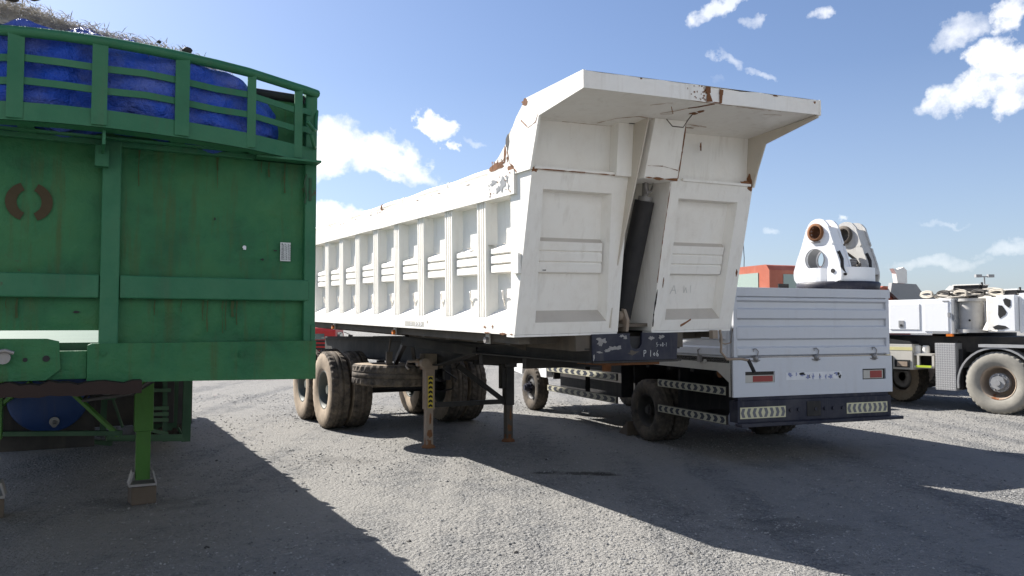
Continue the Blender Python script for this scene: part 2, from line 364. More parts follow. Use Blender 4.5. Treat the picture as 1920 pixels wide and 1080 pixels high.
g.add([(-3000,-3000,0),(3000,-3000,0),(3000,3000,0),(-3000,3000,0)], [(0,1,2,3)])
tag(g.build('ground', M['ground']), 'grey gravel yard with pale dusty wheel tracks', None, kind='structure')
def stonemat():
    m, t, b = newmat('gravel_stone')
    oi = N(t, 'ShaderNodeTexCoord'); v = N(t, 'ShaderNodeTexVoronoi', inp={'Scale': 14.0}); t.links.new(oi.outputs['Object'], v.inputs['Vector'])
    t.links.new(ramp(t, v.outputs['Color'], [(.1, (.12,.122,.122)), (.5, (.23,.228,.222)), (.95, (.38,.375,.36))]), b.inputs['Base Color'])
    b.inputs['Roughness'].default_value = .95; b.inputs['Specular IOR Level'].default_value = .1
    return m
M['stone'] = stonemat()
OCT = [(1,0,0),(-1,0,0),(0,1,0),(0,-1,0),(0,0,1),(0,0,-1)]
OCF = [(0,2,4),(2,1,4),(1,3,4),(3,0,4),(2,0,5),(1,2,5),(3,1,5),(0,3,5)]
def stone(mb, x, y, r, m=0):
    a = random.random()*pi; e = random.uniform(.6,1.0); h = random.uniform(.4,.7)
    vs = []
    for p in OCT:
        q = Vector((p[0]*r+random.uniform(-.25,.25)*r, p[1]*r*e+random.uniform(-.25,.25)*r, p[2]*r*h))
        vs.append((x+q.x*cos(a)-q.y*sin(a), y+q.x*sin(a)+q.y*cos(a), q.z+r*h*.45))
    mb.add(vs, OCF, m)
mb = MB(); cnt = 0
while cnt < 38000:
    d = 2.9 + 15*random.random()**1.7; px = random.uniform(-.70, .70)
    x, y = px*d, d
    w = sin(x*1.7+y*.9)+sin(x*.6-y*1.3+2)+sin(x*3.1+y*2.3)*.5
    if random.random() > .55+.3*w: continue
    stone(mb, x, y, random.choice((.0035,.004,.005,.006,.007,.010)) * (1+.05*d)); cnt += 1
tag(mb.build('gravel', M['stone']), 'loose grey gravel stones strewn over the yard', None, kind='stuff')
# larger dark stones that can be told apart
for i, (px, py, r, lb_) in enumerate([(560,918,.020,'small stone near the shadow edge of the green trailer'),(1024,860,.02,'small stone just inside the big shadow below the white trailer leg'),(1180,965,.020,'small stone in the big shadow left of centre'),(840,900,.018,'small pale stone on sunlit gravel below the near landing leg'),
    (1290,1032,.024,'small stone at the lower sunlit edge of the big shadow'),(968,1030,.026,'dark stone on the sunlit gravel at the bottom centre'),(520,1068,.024,'stone at the bottom edge inside the green trailer shadow'),(395,1022,.026,'dark stone at the bottom left in the green trailer shadow'),
    (410,862,.022,'small stone in shade to the right of the green landing leg'),(770,1010,.020,'small stone on sunlit gravel at the lower middle')]):
    Y = F*CAMH/(py-608); X = (px-960)/F*Y
    q = MB(); stone(q, 0, 0, r); o = q.build('stone', M['stone'] if 'pale' in lb_ else M['dark']); o.location = (X, Y, 0)
    tag(o, lb_, 'stone', 'loose stones on the gravel')
# ------------------------------------------------------------------ wheels
def wheel(parent, c, r, w, out=-1, rim_r=.285, name='wheel', mt='tyre', ms='tyre_dust', mr='silver', rim='dual_out', n=72, blocks=True, axis='x', hubm=None):
    """tyre + rim + hub around local x; out = sign of the outer side"""
    c = Vector(c); hw = w/2; o = out
    tr = r; sh = r*.955
    # tread lug pattern: grooves cut into alternate segments
    prof = [(o*hw*.80, rim_r*1.0), (o*hw*.98, rim_r+ (r-rim_r)*.18), (o*hw*1.04, rim_r+(r-rim_r)*.5), (o*hw*.98, sh), (o*hw*.80, tr), (o*hw*.34, tr),
            (o*hw*.30, tr-.014), (o*hw*.24, tr-.014), (o*hw*.20, tr), (-o*hw*.20, tr), (-o*hw*.24, tr-.014), (-o*hw*.30, tr-.014), (-o*hw*.34, tr), (-o*hw*.80, tr),
            (-o*hw*.98, sh), (-o*hw*1.04, rim_r+(r-rim_r)*.5), (-o*hw*.98, rim_r+(r-rim_r)*.18), (-o*hw*.80, rim_r)]
    def rf(k, j, rr):
        if blocks and j in (4, 13, 3, 14) and (k % 2): return rr-.014
        return rr
    rb = MB()
    if rim == 'dual_out':      # deep dish seen from outside
        rp = [(o*hw*.82, rim_r*1.03), (o*hw*.86, rim_r*1.0), (o*hw*.70, rim_r*.93), (o*hw*.1, rim_r*.88), (-o*hw*.55, rim_r*.80), (-o*hw*.60, rim_r*.66), (-o*hw*.45, rim_r*.50), (-o*hw*.45, 0.001)]
    else:                      # convex steer wheel
        rp = [(o*hw*.82, rim_r*1.03), (o*hw*.86, rim_r*1.0), (o*hw*.70, rim_r*.92), (o*hw*.55, rim_r*.88), (o*hw*.60, rim_r*.62), (o*hw*.85, rim_r*.5), (o*hw*.85, .001)]
    rb.lathe(rp, (0,0,0), 'x', 40)
    rb.lathe([(-o*hw*.5, rim_r*.98), (-o*hw*.86, rim_r*1.03)], (0,0,0), 'x', 40)
    W_ = rb.build(name, M[mr], parent); W_.location = c
    t = MB(); t.lathe(prof, (0,0,0), 'x', n, rfun=rf, sm=True)
    # sidewall faces use the dusty material
    P = len(prof)
    for i in range(len(t.f)):
        j = i % (P-1)
        t.m[i] = 1 if (j < 3 or j >= P-4) else 0
        t.s[i] = not (blocks and j in (3,4,12,13))
    t.build('tyre', [M[mt], M[ms]], W_)
    h = MB(); xo = -o*hw*.45 if rim == 'dual_out' else o*hw*.85
    h.cyl((xo,0,0), (xo+o*.10,0,0), rim_r*.34, 20); h.cyl((xo+o*.10,0,0), (xo+o*.13,0,0), rim_r*.22, 20)
    for k in range(10):
        a = 2*pi*k/10; rr = rim_r*.45; h.cyl((xo,rr*cos(a),rr*sin(a)), (xo+o*.035,rr*cos(a),rr*sin(a)), .016, 6)
    h.build('hub', M[hubm or mr], W_)
    return W_
def copy_wheel(w, loc, flip=False):
    c = dup(w, w.parent, loc=loc)
    if flip: c.rotation_euler = (0, 0, pi)
    return c
def chevrons(mb, O, U, V, L, H, n, m_bg, m_fg, flip_mid=True):
    """reflective strip: background quad with chevrons, O corner, U,V unit vectors; V x U gives outside normal"""
    O = Vector(O); U = Vector(U); V = Vector(V); nn = U.cross(V).normalized()
    P = lambda a, b, q: O + U*a + V*b + nn*q
    mb.add([P(0,0,0), P(L,0,0), P(L,H,0), P(0,H,0)], [(0,1,2,3)], m_bg)
    st = L/n
    for i in range(n):
        d = 1 if (not flip_mid or i >= n/2) else -1
        x = st*i + st*.5; w = st*.26; k = st*.26*d
        a, b = x-w-k/2, x+w-k/2
        h0, h1, hm = H*.10, H*.90, H*.5
        mb.add([P(a,h0,.002), P(b,h0,.002), P(b+k,hm,.002), P(a+k,hm,.002)], [(0,1,2,3)], m_fg)
        mb.add([P(a+k,hm,.002), P(b+k,hm,.002), P(b,h1,.002), P(a,h1,.002)], [(0,1,2,3)], m_fg)
def blotch(mb, fn, u, w, ru, rw, m, n=14, jag=.35, q=.0015, seed=None):
    rnd = random.Random(seed if seed is not None else int((u*13+w*31)*1000))
    pts = []
    for k in range(n):
        a = 2*pi*k/n; s = 1+rnd.uniform(-jag, jag)
        pts.append(fn(u+ru*cos(a)*s, w+rw*sin(a)*s, q))
    mb.add([fn(u,w,q)]+pts, [(0,1+k,1+(k+1) % n) for k in range(n)], m)
def ribbon(mb, fn, pts, wd, m, q=.0015, ragged=.3):
    """thin stroke on a mapped surface: pts in (u,w)"""
    for i in range(len(pts)-1):
        a = Vector(pts[i]); b = Vector(pts[i+1]); d = (b-a)
        if d.length < 1e-6: continue
        nn = Vector((-d.y, d.x)).normalized()
        k = max(1, int(d.length/.04)); prev = None
        for j in range(k+1):
            p = a + d*(j/k); h = wd/2*(1+random.uniform(-ragged, ragged))
            cur = (fn(p.x+nn.x*h, p.y+nn.y*h, q), fn(p.x-nn.x*h, p.y-nn.y*h, q))
            if prev: mb.add([prev[0], prev[1], cur[1], cur[0]], [(0,1,2,3)], m)
            prev = cur

# ------------------------------------------------------------------ white tipping trailer
YAW = R(28.4)
def ldir(yaw): return Vector((cos(yaw), sin(yaw), 0)), Vector((-sin(yaw), cos(yaw), 0))   # lateral, backward
lat, bk = ldir(YAW)
P0 = Vector((.02, 6.69, 0))
TR = thing('tipper_trailer', 'large white tipping dump trailer with ribbed sides and a rusty overhanging front canopy', 'trailer', P0+lat*1.25, YAW)
OFF = (-1.25, 0, 0)
piv = Vector((0, 0, 1.46))
TILT_M = Matrix.Translation(piv) @ Matrix.Rotation(R(1.15), 4, 'X') @ Matrix.Rotation(R(-1.15), 4, 'Y') @ Matrix.Translation(-piv)
class Warp:
    '''body tilt plus the slight twist of the canopy'''
    def __matmul__(s, p):
        x, y, z = p
        if x > 1.43: x = 1.43+(x-1.43)*.912
        if z > 2.86: z += min(1, (z-2.86)/.33)*(.022+.055*max(0,x)/2.4)
        return TILT_M @ Vector((x, y, z))
BW = 2.5; LEN = 8.75
TILT = Warp()
def lerp(a, b, t): return a+(b-a)*t
def sF(z):
    return .237*(z-1.46) if z < 2.81 else .32
def fr(u, w, q): return Vector((u, -sF(w)-q, w))               # front wall mapping
def sdL(u, w, q): return Vector((-q, u, w))                    # left side, u = y
def sdR(u, w, q): return Vector((BW+q, u, w))
def quad(mb, fn, pts, m=0, flip=False):
    vs = [fn(*p) for p in pts]
    mb.add(vs, [(3,2,1,0) if flip else (0,1,2,3)], m)
def panel(mb, fn, uL, uR, w0, w1, dep, bl, br, bt, bb, ridges, m=0, flip=False, rq=-.015, dm=0):
    """recess between uL(w), uR(w), w0..w1; ridges = list of (wa, wb)"""
    Q = lambda pts: quad(mb, fn, pts, m, flip)
    iL = lambda w: uL(w)+bl; iR = lambda w: uR(w)-br; a, b = w0+bb, w1-bt
    def strip(wa, wb, q):      # inner flat face
        Q([(iL(wa),wa,q),(iR(wa),wa,q),(iR(wb),wb,q),(iL(wb),wb,q)])
    # bevels of the opening (split at ridge heights so curved maps follow)
    ws = sorted(set([a, b] + [v for r_ in ridges for v in r_] + [lerp(a,b,k/6) for k in range(7)]))
    for i in range(len(ws)-1):
        p, q_ = ws[i], ws[i+1]
        Q([(uL(p),p,0),(iL(p),p,-dep),(iL(q_),q_,-dep),(uL(q_),q_,0)])
        Q([(iR(p),p,-dep),(uR(p),p,0),(uR(q_),q_,0),(iR(q_),q_,-dep)])
    quad(mb, fn, [(uL(w0),w0,0),(uR(w0),w0,0),(iR(a),a,-dep),(iL(a),a,-dep)], dm, flip)
    Q([(iL(b),b,-dep),(iR(b),b,-dep),(uR(w1),w1,0),(uL(w1),w1,0)])
    quad(mb, fn, [(uL(w0),w0,0),(iL(a),a,-dep),(uL(a),a,0),(uL(a),a,0)][:3]+[(uL(w0),w0,0)], m, flip) if 0 else None
    mb.add([fn(uL(w0),w0,0),fn(iL(a),a,-dep),fn(uL(a),a,0)], [(0,1,2)], m); mb.add([fn(uR(w0),w0,0),fn(uR(a),a,0),fn(iR(a),a,-dep)], [(0,1,2)], m)
    mb.add([fn(uL(w1),w1,0),fn(uL(b),b,0),fn(iL(b),b,-dep)], [(0,1,2)], m); mb.add([fn(uR(w1),w1,0),fn(iR(b),b,-dep),fn(uR(b),b,0)], [(0,1,2)], m)
    cur = a
    for ri, (ra, rb) in enumerate(ridges):
        gd = .013 if dm else .03
        da = rq-gd if ri and ridges[ri-1][1] == ra else -dep; db = rq-gd if ri+1 < len(ridges) and ridges[ri+1][0] == rb else -dep
        if ra > cur: strip(cur, ra, -dep)
        e = .012; et = .034 if (ra, rb) == ridges[-1] else e
        Q([(iL(ra),ra,da),(iR(ra),ra,da),(iR(ra+e),ra+e,rq),(iL(ra+e),ra+e,rq)])
        strip(ra+e, rb-et, rq)
        quad(mb, fn, [(iL(rb-et),rb-et,rq),(iR(rb-et),rb-et,rq),(iR(rb),rb,db),(iL(rb),rb,db)], dm if ri == len(ridges)-1 else m, flip)
        cur = rb
    strip(cur, b, -dep)
def flatgrid(mb, fn, uL, uR, w0, w1, m=0, flip=False, q=0, nw=6, nu=1):
    for i in range(nw):
        a, b = lerp(w0,w1,i/nw), lerp(w0,w1,(i+1)/nw)
        quad(mb, fn, [(uL(a),a,q),(uR(a),a,q),(uR(b),b,q),(uL(b),b,q)], m, flip)
K = lambda v: (lambda w: v)
# --- front wall
mb = MB()
fl = lambda w: lerp(.186, .120, (w-1.6)/1.1); frr = lambda w: lerp(.915, .800, (w-1.6)/1.1)
slL = lambda w: lerp(1.056, .955, (w-1.46)/1.45); slR = lambda w: lerp(1.435, 1.415, (w-1.46)/1.35)
gl = lambda w: lerp(1.588, 1.545, (w-1.6)/1.1); gr = K(2.325)
ZT = 2.81
rid = [(1.975,2.070),(2.070,2.160),(2.160,2.275)]
panel(mb, fr, fl, frr, 1.56, 2.655, .085, .010, .045, .010, .10, rid, rq=-.045, dm=4)
panel(mb, fr, gl, gr, 1.56, 2.655, .085, .010, .045, .010, .10, rid, rq=-.045, dm=4)
for (a, b) in ((K(0), fl), (frr, slL), (slR, gl), (gr, K(BW))): flatgrid(mb, fr, a, b, 1.56, 2.655)
flatgrid(mb, fr, K(0), slL, 1.46, 1.56, nw=1); flatgrid(mb, fr, slR, K(BW), 1.46, 1.56, nw=1)
flatgrid(mb, fr, K(0), slL, 2.655, ZT, nw=1); flatgrid(mb, fr, slR, K(BW), 2.655, ZT, nw=1)
# bottom return + top ledge + upper wall (set back)
mb.box(0.0, 1.05, .003, .14, 1.44, 1.458); mb.box(1.44, BW, .003, .14, 1.44, 1.458)
for (x0, x1) in ((.0, .955), (1.415, BW)): mb.add([(x0,-.32,ZT),(x1,-.32,ZT),(x1,-.25,ZT+.006),(x0,-.25,ZT+.006)], [(0,1,2,3)])
for (x0, x1) in ((.0, .955), (1.415, BW)): mb.add([(x0,-.25,ZT+.006),(x1,-.25,ZT+.006),(x1,-.285,3.2),(x0,-.285,3.2)], [(0,1,2,3)])
# the shallow ridge on top of the beam
mb.box(.02, .80, -.335, -.30, ZT-.004, ZT+.018); mb.box(1.56, 2.46, -.335, -.30, ZT-.004, ZT+.018)
# post going up to the canopy beside the well, and its right neighbour
mb.prism([(-.25,2.80),(-.36,2.80),(-.40,3.20),(-.25,3.20)], 'x', .80, .955)
# wedge flange on the well's left side
mb.prism([(-.10,1.95),(-.02,1.5),(.1,1.5),(-.12,3.2),(-.60,3.21),(-.40,2.70)], 'x', .955, .967, 5)
# well: side walls, back
mb.add([fr(slR(1.46),1.46,0),(slR(1.46)-.03,.42,1.46),(slR(2.81)-.03,.15,2.85),fr(slR(2.80),2.80,0)], [(0,1,2,3)])
mb.add([fr(slL(1.46),1.46,0),(slL(1.46)+.02,.42,1.46),(slL(2.81)+.01,.15,2.85),fr(slL(2.80),2.80,0)], [(3,2,1,0)])
mb.add([(1.05,.42,1.46),(1.42,.42,1.46),(1.40,.15,2.85),(.95,.15,2.85)], [(0,1,2,3)])
# rust marks and grime
RU = 1; GR = 2
for (u,w,a,b_) in ((2.40,2.835,.07,.022),(1.80,3.09,.012,.035),(1.5,1.9,.006,.05),(2.46,2.0,.012,.03),(2.46,2.79,.03,.03),(.02,2.8,.03,.02)): blotch(mb, fr, u, w, a, b_, RU)
ribbon(mb, fr, [(1.80,1.50),(1.86,1.525),(1.93,1.56)], .022, RU)
ribbon(mb, fr, [(1.425,2.78),(1.42,2.3),(1.425,1.9)], .006, RU, ragged=.9); ribbon(mb, fr, [(1.44,1.84),(1.435,1.62),(1.445,1.5)], .012, GR, ragged=.9)
ribbon(mb, fr, [(.03,ZT-.005),(.5,ZT-.004),(.80,ZT-.005)], .007, RU, q=.016, ragged=.8)
# faint chalk figures on the right panel
pf = lambda u, w, q: fr(u, w, q-.0835)
for st in ([(1.68,1.80),(1.72,1.88),(1.76,1.80)],[(1.70,1.835),(1.745,1.835)],[(1.85,1.88),(1.86,1.81),(1.88,1.86),(1.90,1.81)],[(1.94,1.88),(1.95,1.81)]): ribbon(mb, pf, st, .006, 3, ragged=.4)
for st in ([(.20,2.0),(.235,2.0)],): ribbon(mb, fr, st, .008, GR)
M['chalkfaint'] = plain('faint_pencil', (.55,.545,.52), .8)
mb.build('front_wall', [M['white2'], M['rust'], M['dark'], M['chalkfaint'], M['dusty'], M['wingdust']], TR, OFF, xf=TILT)
# --- cylinder housing box
mb = MB()
def bx8(mb, pts_bottom, pts_top, m=0):
    mb.add(list(pts_bottom)+list(pts_top), [(3,2,1,0),(4,5,6,7),(0,1,5,4),(1,2,6,5),(2,3,7,6),(3,0,4,7)], m)
bx8(mb, [(1.03,-.44,2.78),(1.40,-.44,2.78),(1.41,-.05,2.80),(.97,-.05,2.80)], [(1.03,-.60,3.215),(1.375,-.60,3.215),(1.40,-.05,3.215),(.97,-.05,3.215)])
mb.box(1.04, 1.39, -.455, -.442, 2.86, 2.868); mb.box(.90,1.46,-.20,.48,2.865,2.885)  # wide plate added out of sight, keeps sunlight from leaking into the well
bf = lambda u, w, q: Vector((u, -.44-.16*(w-2.78)/.435-q, w))
ribbon(mb, bf, [(1.035,2.79),(1.2,2.785),(1.39,2.79)], .014, 1, ragged=.9); ribbon(mb, bf, [(1.365,3.2),(1.38,3.0),(1.39,2.8)], .009, 1, ragged=.9)
ribbon(mb, bf, [(1.04,2.88),(1.2,2.885),(1.37,2.865)], .004, 1, ragged=.9)
hb = mb.build('cylinder_housing', [M['white2'], M['rust']], TR, OFF, bevel=.006, xf=TILT)
q = MB(); q.lathe([(0,.022),(0,.036),(-.07,.036),(-.07,.022),(0,.022)], (.967,-.33,3.10), 'x', 20); q.build('pivot_bush', M['silver'], hb, OFF, xf=TILT)
# --- hydraulic cylinder
mb = MB(); mb.cyl((1.215,.17,1.58), (1.295,-.10,2.64), .090, 28); hc = mb.build('hydraulic_cylinder', M['black'], TR, OFF, xf=TILT)
q = MB(); q.cyl((1.295,-.10,2.64),(1.297,-.108,2.68),.062,20); q.cyl((1.297,-.108,2.68),(1.29,-.13,2.84),.030,14)
q.tube([(1.24,-.20,2.84),(1.23,-.20,2.76),(1.26,-.18,2.70),(1.31,-.18,2.72),(1.33,-.20,2.84)], .012)
q.build('piston_rod', M['silver'], hc, OFF, xf=TILT)
q = MB(); q.prism([(.02,1.46),(.20,1.46),(.16,1.62),(.12,1.68),(.05,1.66),(.0,1.56)], 'x', 1.16, 1.19); q.lathe([(-.05,.02),(-.05,.045),(.0,.045),(.0,.02)], (1.17,.09,1.60), 'x', 16)
q.build('lower_bracket', M['tan'], hc, OFF, xf=TILT)
# --- canopy
mb = MB()
cx0, cx1 = -.01, BW+.01
mb.add([(cx0,-.28,3.19),(cx1,-.28,3.19),(cx1,-1.085,3.255),(cx0,-1.085,3.255)], [(0,3,2,1)])         # underside
mb.add([(cx0,-.27,3.36),(cx1,-.27,3.36),(cx1,-1.10,3.375),(cx0,-1.10,3.375)], [(0,1,2,3)])         # top
mb.add([(cx0,-.27,3.36),(cx1,-.27,3.36),(cx1,.10,3.10),(cx0,.10,3.10)], [(3,2,1,0)])
NL = 40                                                                                             # lip with dents
for i in range(NL):
    def lp(k, z):
        x = lerp(cx0, cx1, k/NL); d = .012*math.exp(-((x-1.28)/.18)**2)+.006*sin(x*7)*math.exp(-((x-1.7)/.5)**2)
        top = -.010*math.exp(-((x-1.5)/.12)**2) - .004*abs(sin(x*9)) if z > 3.3 else 0
        return (x, -1.10+d, z+top)
    mb.add([lp(i,3.248),lp(i+1,3.248),lp(i+1,3.375),lp(i,3.375)], [(0,1,2,3)])
    mb.add([lp(i,3.248),lp(i+1,3.248),(lp(i+1,0)[0],-1.085,3.256),(lp(i,0)[0],-1.085,3.256)], [(3,2,1,0)])
lipf = lambda u, w, q: Vector((u, -1.10+.012*math.exp(-((u-1.28)/.18)**2)-q-.001, w))
und = lambda u, w, q: Vector((u, -w, 3.19+(w-.28)*(.065/.805)-q))       # underside map: w = forward distance
ribbon(mb, lipf, [(1.155,3.370),(1.16,3.32),(1.17,3.252)], .05, 1, q=.006, ragged=.45); ribbon(mb, lipf, [(1.30,3.362),(1.295,3.32),(1.29,3.252)], .032, 1, q=.006, ragged=.35)
for k in range(26): blotch(mb, lipf, random.gauss(1.08,.06), random.uniform(3.26,3.37), random.uniform(.003,.01), random.uniform(.003,.009), 1, 8)
for (u,w,a,b_) in ((1.93,3.365,.03,.006),(2.44,3.35,.015,.012),(1.25,3.253,.05,.004),(.5,3.365,.01,.005)): blotch(mb, lipf, u, w, a, b_, 1)
ribbon(mb, und, [(1.26,1.06),(1.18,.95),(1.12,.90)], .035, 1, ragged=.5); blotch(mb, und, 1.27, .80, .045, .03, 1); blotch(mb, und, 1.29,.86,.03,.04,1)
ribbon(mb, und, [(.62,.34),(.70,.50),(.86,.60),(1.0,.58),(1.2,.55),(1.5,.52),(1.7,.50)], .010, 3, ragged=.8)
ribbon(mb, und, [(1.30,.30),(1.45,.38),(1.62,.52)], .016, 3, ragged=.7); blotch(mb, und, 1.50, .44, .09, .012, 1)
ribbon(mb, und, [(.75,.88),(.90,.98)], .008, 3, ragged=.8); ribbon(mb, und, [(.98,.72),(1.06,.80),(1.12,.90)], .012, 3, ragged=.8); ribbon(mb, und, [(.95,.90),(1.1,.74),(1.0,.70)], .006, 3)
ribbon(mb, und, [(1.0,1.07),(1.5,1.06),(1.9,1.05),(2.05,1.06)], .008, 3, ragged=.9); ribbon(mb, und, [(1.95,.95),(2.15,.98)], .006, 3)
blotch(mb, und, 1.12, .50, .035, .012, 2); blotch(mb, und, 1.30, .56, .03, .01, 1); blotch(mb, und, 1.2, .42, .26, .03, 2)
ribbon(mb, und, [(.3,.30),(.6,.295),(.82,.30)], .006, 3, ragged=.9)
cn = mb.build('canopy', [M['white2'], M['rust'], M['dark'], M['rustline']], TR, OFF, xf=TILT)
q = MB(); q.tube([(1.13,-.62,3.21),(1.16,-.66,3.15),(1.24,-.70,3.14),(1.26,-.74,3.19),(1.27,-.78,3.225)], .0045, 6); q.build('bent_hook', M['brown'], cn, OFF, xf=TILT)
# lump on the lip's top
q = MB(); blotch(q, lambda u, w, z: Vector((u, -1.02+w*.3, 3.378+z)), 1.05, 0, .09, .05, 0, q=.012); q.cyl((.98,-1.04,3.37),(1.11,-1.04,3.375),.012,8); q.build('dried_mud', M['brown'], cn, OFF, xf=TILT)
# --- cheeks (side wings)
def cheek(x0, x1):
    return [(0.0,2.80),(-.325,2.80),(-.47,3.18),(-1.105,3.245),(-1.105,3.377),(-.27,3.362),(-.10,3.24),(.04,3.09),(.22,2.975),(.42,2.89),(.42,2.80)]
for nm, x0, x1 in (('side_wing', -.022, .0), ('side_wing', BW, BW+.022)):
    mb = MB(); mb.prism(cheek(x0,x1), 'x', x0, x1)
    if x0 < 0:
        cf = lambda u, w, q: Vector((x0-q, u, w))
        blotch(mb, cf, .25,2.905,.13,.03,1); blotch(mb, cf, .05,3.07,.03,.06,2); blotch(mb, cf, -.25,3.33,.05,.03,1); blotch(mb, cf, .0,2.84,.05,.05,1); blotch(mb, cf, .10,2.98,.02,.06,1)
        ribbon(mb, cf, [(-.18,3.2),(-.3,3.12),(-.42,3.14),(-.46,3.2)], .007, 1, ragged=.8); ribbon(mb, cf, [(-.1,2.81),(.02,2.9),(.06,3.0)], .01, 1, ragged=.9)
        for k in range(22): blotch(mb, cf, random.uniform(.04,.34), random.uniform(2.88,2.95), .008, .012, 1, 7)
    # inner stiffener of the right wing
    mb.build(nm, [M['white'], M['rust'], M['dark']], TR, OFF, bevel=.003, xf=TILT)
mb = MB()
mb.prism([(-.255,2.81),(-.335,2.81),(-.50,3.12),(-1.10,3.225),(-1.10,3.25),(-.27,3.19)], 'x', 2.483, 2.497)
wf = lambda u, w, q: Vector((2.482-q, u, w))
blotch(mb, wf, -.30, 2.85, .035, .06, 1)
mb.build('wing_stiffener', [M['wingdust'], M['rust']], TR, OFF, xf=TILT)
# --- sides
ribs = [.61+.734*i for i in range(11)]
rw = .085
def side(fn, flip, sign):
    mb = MB()
    edges = [0.05] + [v for c in ribs for v in (c-rw, c+rw)] + [LEN-.12]
    for i in range(0, len(edges), 2):
        a, b = edges[i], edges[i+1]
        panel(mb, fn, K(a), K(b), 1.60, 2.635, .095, (.05 if i else .012), .05, .012, .07, [(1.985,2.068),(2.068,2.153),(2.153,2.24)], flip=flip, rq=-.025)
    for c in ribs:       # fluted rib faces
        xs = [(-.085,0),(-.060,0),(-.052,-.03),(-.040,-.03),(-.032,0),(-.011,0),(-.007,-.012),(.007,-.012),(.011,0),(.032,0),(.040,-.03),(.052,-.03),(.060,0),(.085,0)]
        for k in range(len(xs)-1):
            (a, qa), (b, qb) = xs[k], xs[k+1]
            quad(mb, fn, [(c+a,1.60,qa),(c+b,1.60,qb),(c+b,2.635,qb),(c+a,2.635,qa)], 0, flip)
    # front post follows the leaning wall; rear post
    for i in range(9):
        a, b = lerp(1.6,2.81,i/9), lerp(1.6,2.81,(i+1)/9)
        quad(mb, fn, [(-sF(a),a,0),(.05,a,0),(.05,b,0),(-sF(b),b,0)], 0, flip)
    quad(mb, fn, [(LEN-.12,1.46,0),(LEN,1.46,0),(LEN,2.635,0),(LEN-.12,2.635,0)], 0, flip)
    # bottom rail
    quad(mb, fn, [(-.002,1.46,0),(LEN-.12,1.46,0),(LEN-.12,1.60,0),(-sF(1.6),1.60,0)], 0, flip)
    # top rail plate standing proud
    x0, x1 = (-.028, .12) if sign < 0 else (BW-.12, BW+.028)
    ys = [-.06 + (LEN+.06)*k/60 for k in range(61)]
    for k in range(60):
        d0 = .010*sin(ys[k]*4.3)*math.exp(-((ys[k]-3.2)/.8)**2); d1 = .010*sin(ys[k+1]*4.3)*math.exp(-((ys[k+1]-3.2)/.8)**2)
        xo = x0 if sign < 0 else x1; xi = x1 if sign < 0 else x0
        A = [(xo-sign*d0,ys[k],2.635),(xo-sign*d1,ys[k+1],2.635),(xo-sign*d1,ys[k+1],2.84),(xo-sign*d0,ys[k],2.84)]
        mb.add(A, [(3,2,1,0) if sign < 0 else (0,1,2,3)]); mb.add([A[0],A[1],(xi,ys[k+1],2.635),(xi,ys[k],2.635)], [(0,1,2,3)]); mb.add([A[3],A[2],(xi,ys[k+1],2.84),(xi,ys[k],2.84)], [(3,2,1,0)])
    mb.add([(x0,ys[0],2.635),(x1,ys[0],2.635),(x1,ys[0],2.84),(x0,ys[0],2.84)], [(0,1,2,3)])
    if sign < 0:
        rf = lambda u, w, q: Vector((x0-q-.0015, u, w))
        for (u,w,a,b_) in ((.13,2.74,.05,.05),(.22,2.70,.04,.03),(.05,2.78,.02,.03),(.03,2.70,.012,.03),(.30,2.77,.05,.02)): blotch(mb, rf, u, w, a, b_, 2, jag=.6)
        for k in range(30): blotch(mb, rf, random.uniform(.0,.4), random.uniform(2.66,2.83), random.uniform(.003,.012), random.uniform(.003,.01), random.choice((1,2)), 7)
        for k in range(16): blotch(mb, rf, random.uniform(.5,5), 2.835-random.random()*.012, random.uniform(.01,.05), .004, 1, 8)
        bt = lambda u, w, q: Vector((-q-.0015, u, w))
        for (u,w,a,b_) in ((.55,1.515,.02,.012),(.40,1.52,.014,.012),(.5,1.465,.06,.006),(.2,1.465,.05,.008),(.05,1.465,.03,.006),(1.9,1.54,.006,.02)): blotch(mb, bt, u, w, a, b_, 1, jag=.5)
        # pale conspicuity strip with a ring and chevrons
        mb.add([bt(2.55,1.485,0),bt(2.0,1.485,0),bt(2.0,1.535,0),bt(2.55,1.535,0)], [(0,1,2,3)], 3)
        for k in range(3):
            u = 2.25-.075*k; mb.add([bt(u,1.49,.002),bt(u-.025,1.49,.002),bt(u-.055,1.51,.002),bt(u-.025,1.53,.002),bt(u,1.53,.002),bt(u-.03,1.51,.002)], [(0,1,2,3,4,5)], 4)
        a_ = [(2.36+.022*cos(2*pi*k/16), 1.51+.018*sin(2*pi*k/16)) for k in range(16)]; b2 = [(2.36+.014*cos(2*pi*k/16), 1.51+.011*sin(2*pi*k/16)) for k in range(16)]
        for k in range(16):
            j = (k+1) % 16; mb.add([bt(*a_[k],.002),bt(*b2[k],.002),bt(*b2[j],.002),bt(*a_[j],.002)], [(0,1,2,3)], 4)
        # dust lying on the ledges and a bent corner plate
        for i in range(0, 10):
            y0 = .05 if i == 0 else ribs[i-1]+rw; 
            for k in range(5): blotch(mb, lambda u, w, q: Vector((-.0+w*.09, u, 2.243-w*.0+q)), y0+random.uniform(.1,.45), random.uniform(.3,.6), random.uniform(.02,.07), .2, 3, 8, q=.001)
    return mb
side(sdL, True, -1).build('side_panel', [M['white'], M['rust'], M['grey'], M['beige'], M['sticker']], TR, OFF, xf=TILT)
side(sdR, False, 1).build('side_panel', [M['white'], M['rust'], M['grey'], M['beige'], M['sticker']], TR, OFF, xf=TILT)
mb = MB(); mb.add([(-.028,-.32,2.14),(-.028,-.04,2.14),(-.028,-.04,1.96),(-.028,-.10,1.96)], [(0,1,2,3)]); mb.bar((-.012,-.02,2.14),(-.012,-.02,1.98),.03,.07)
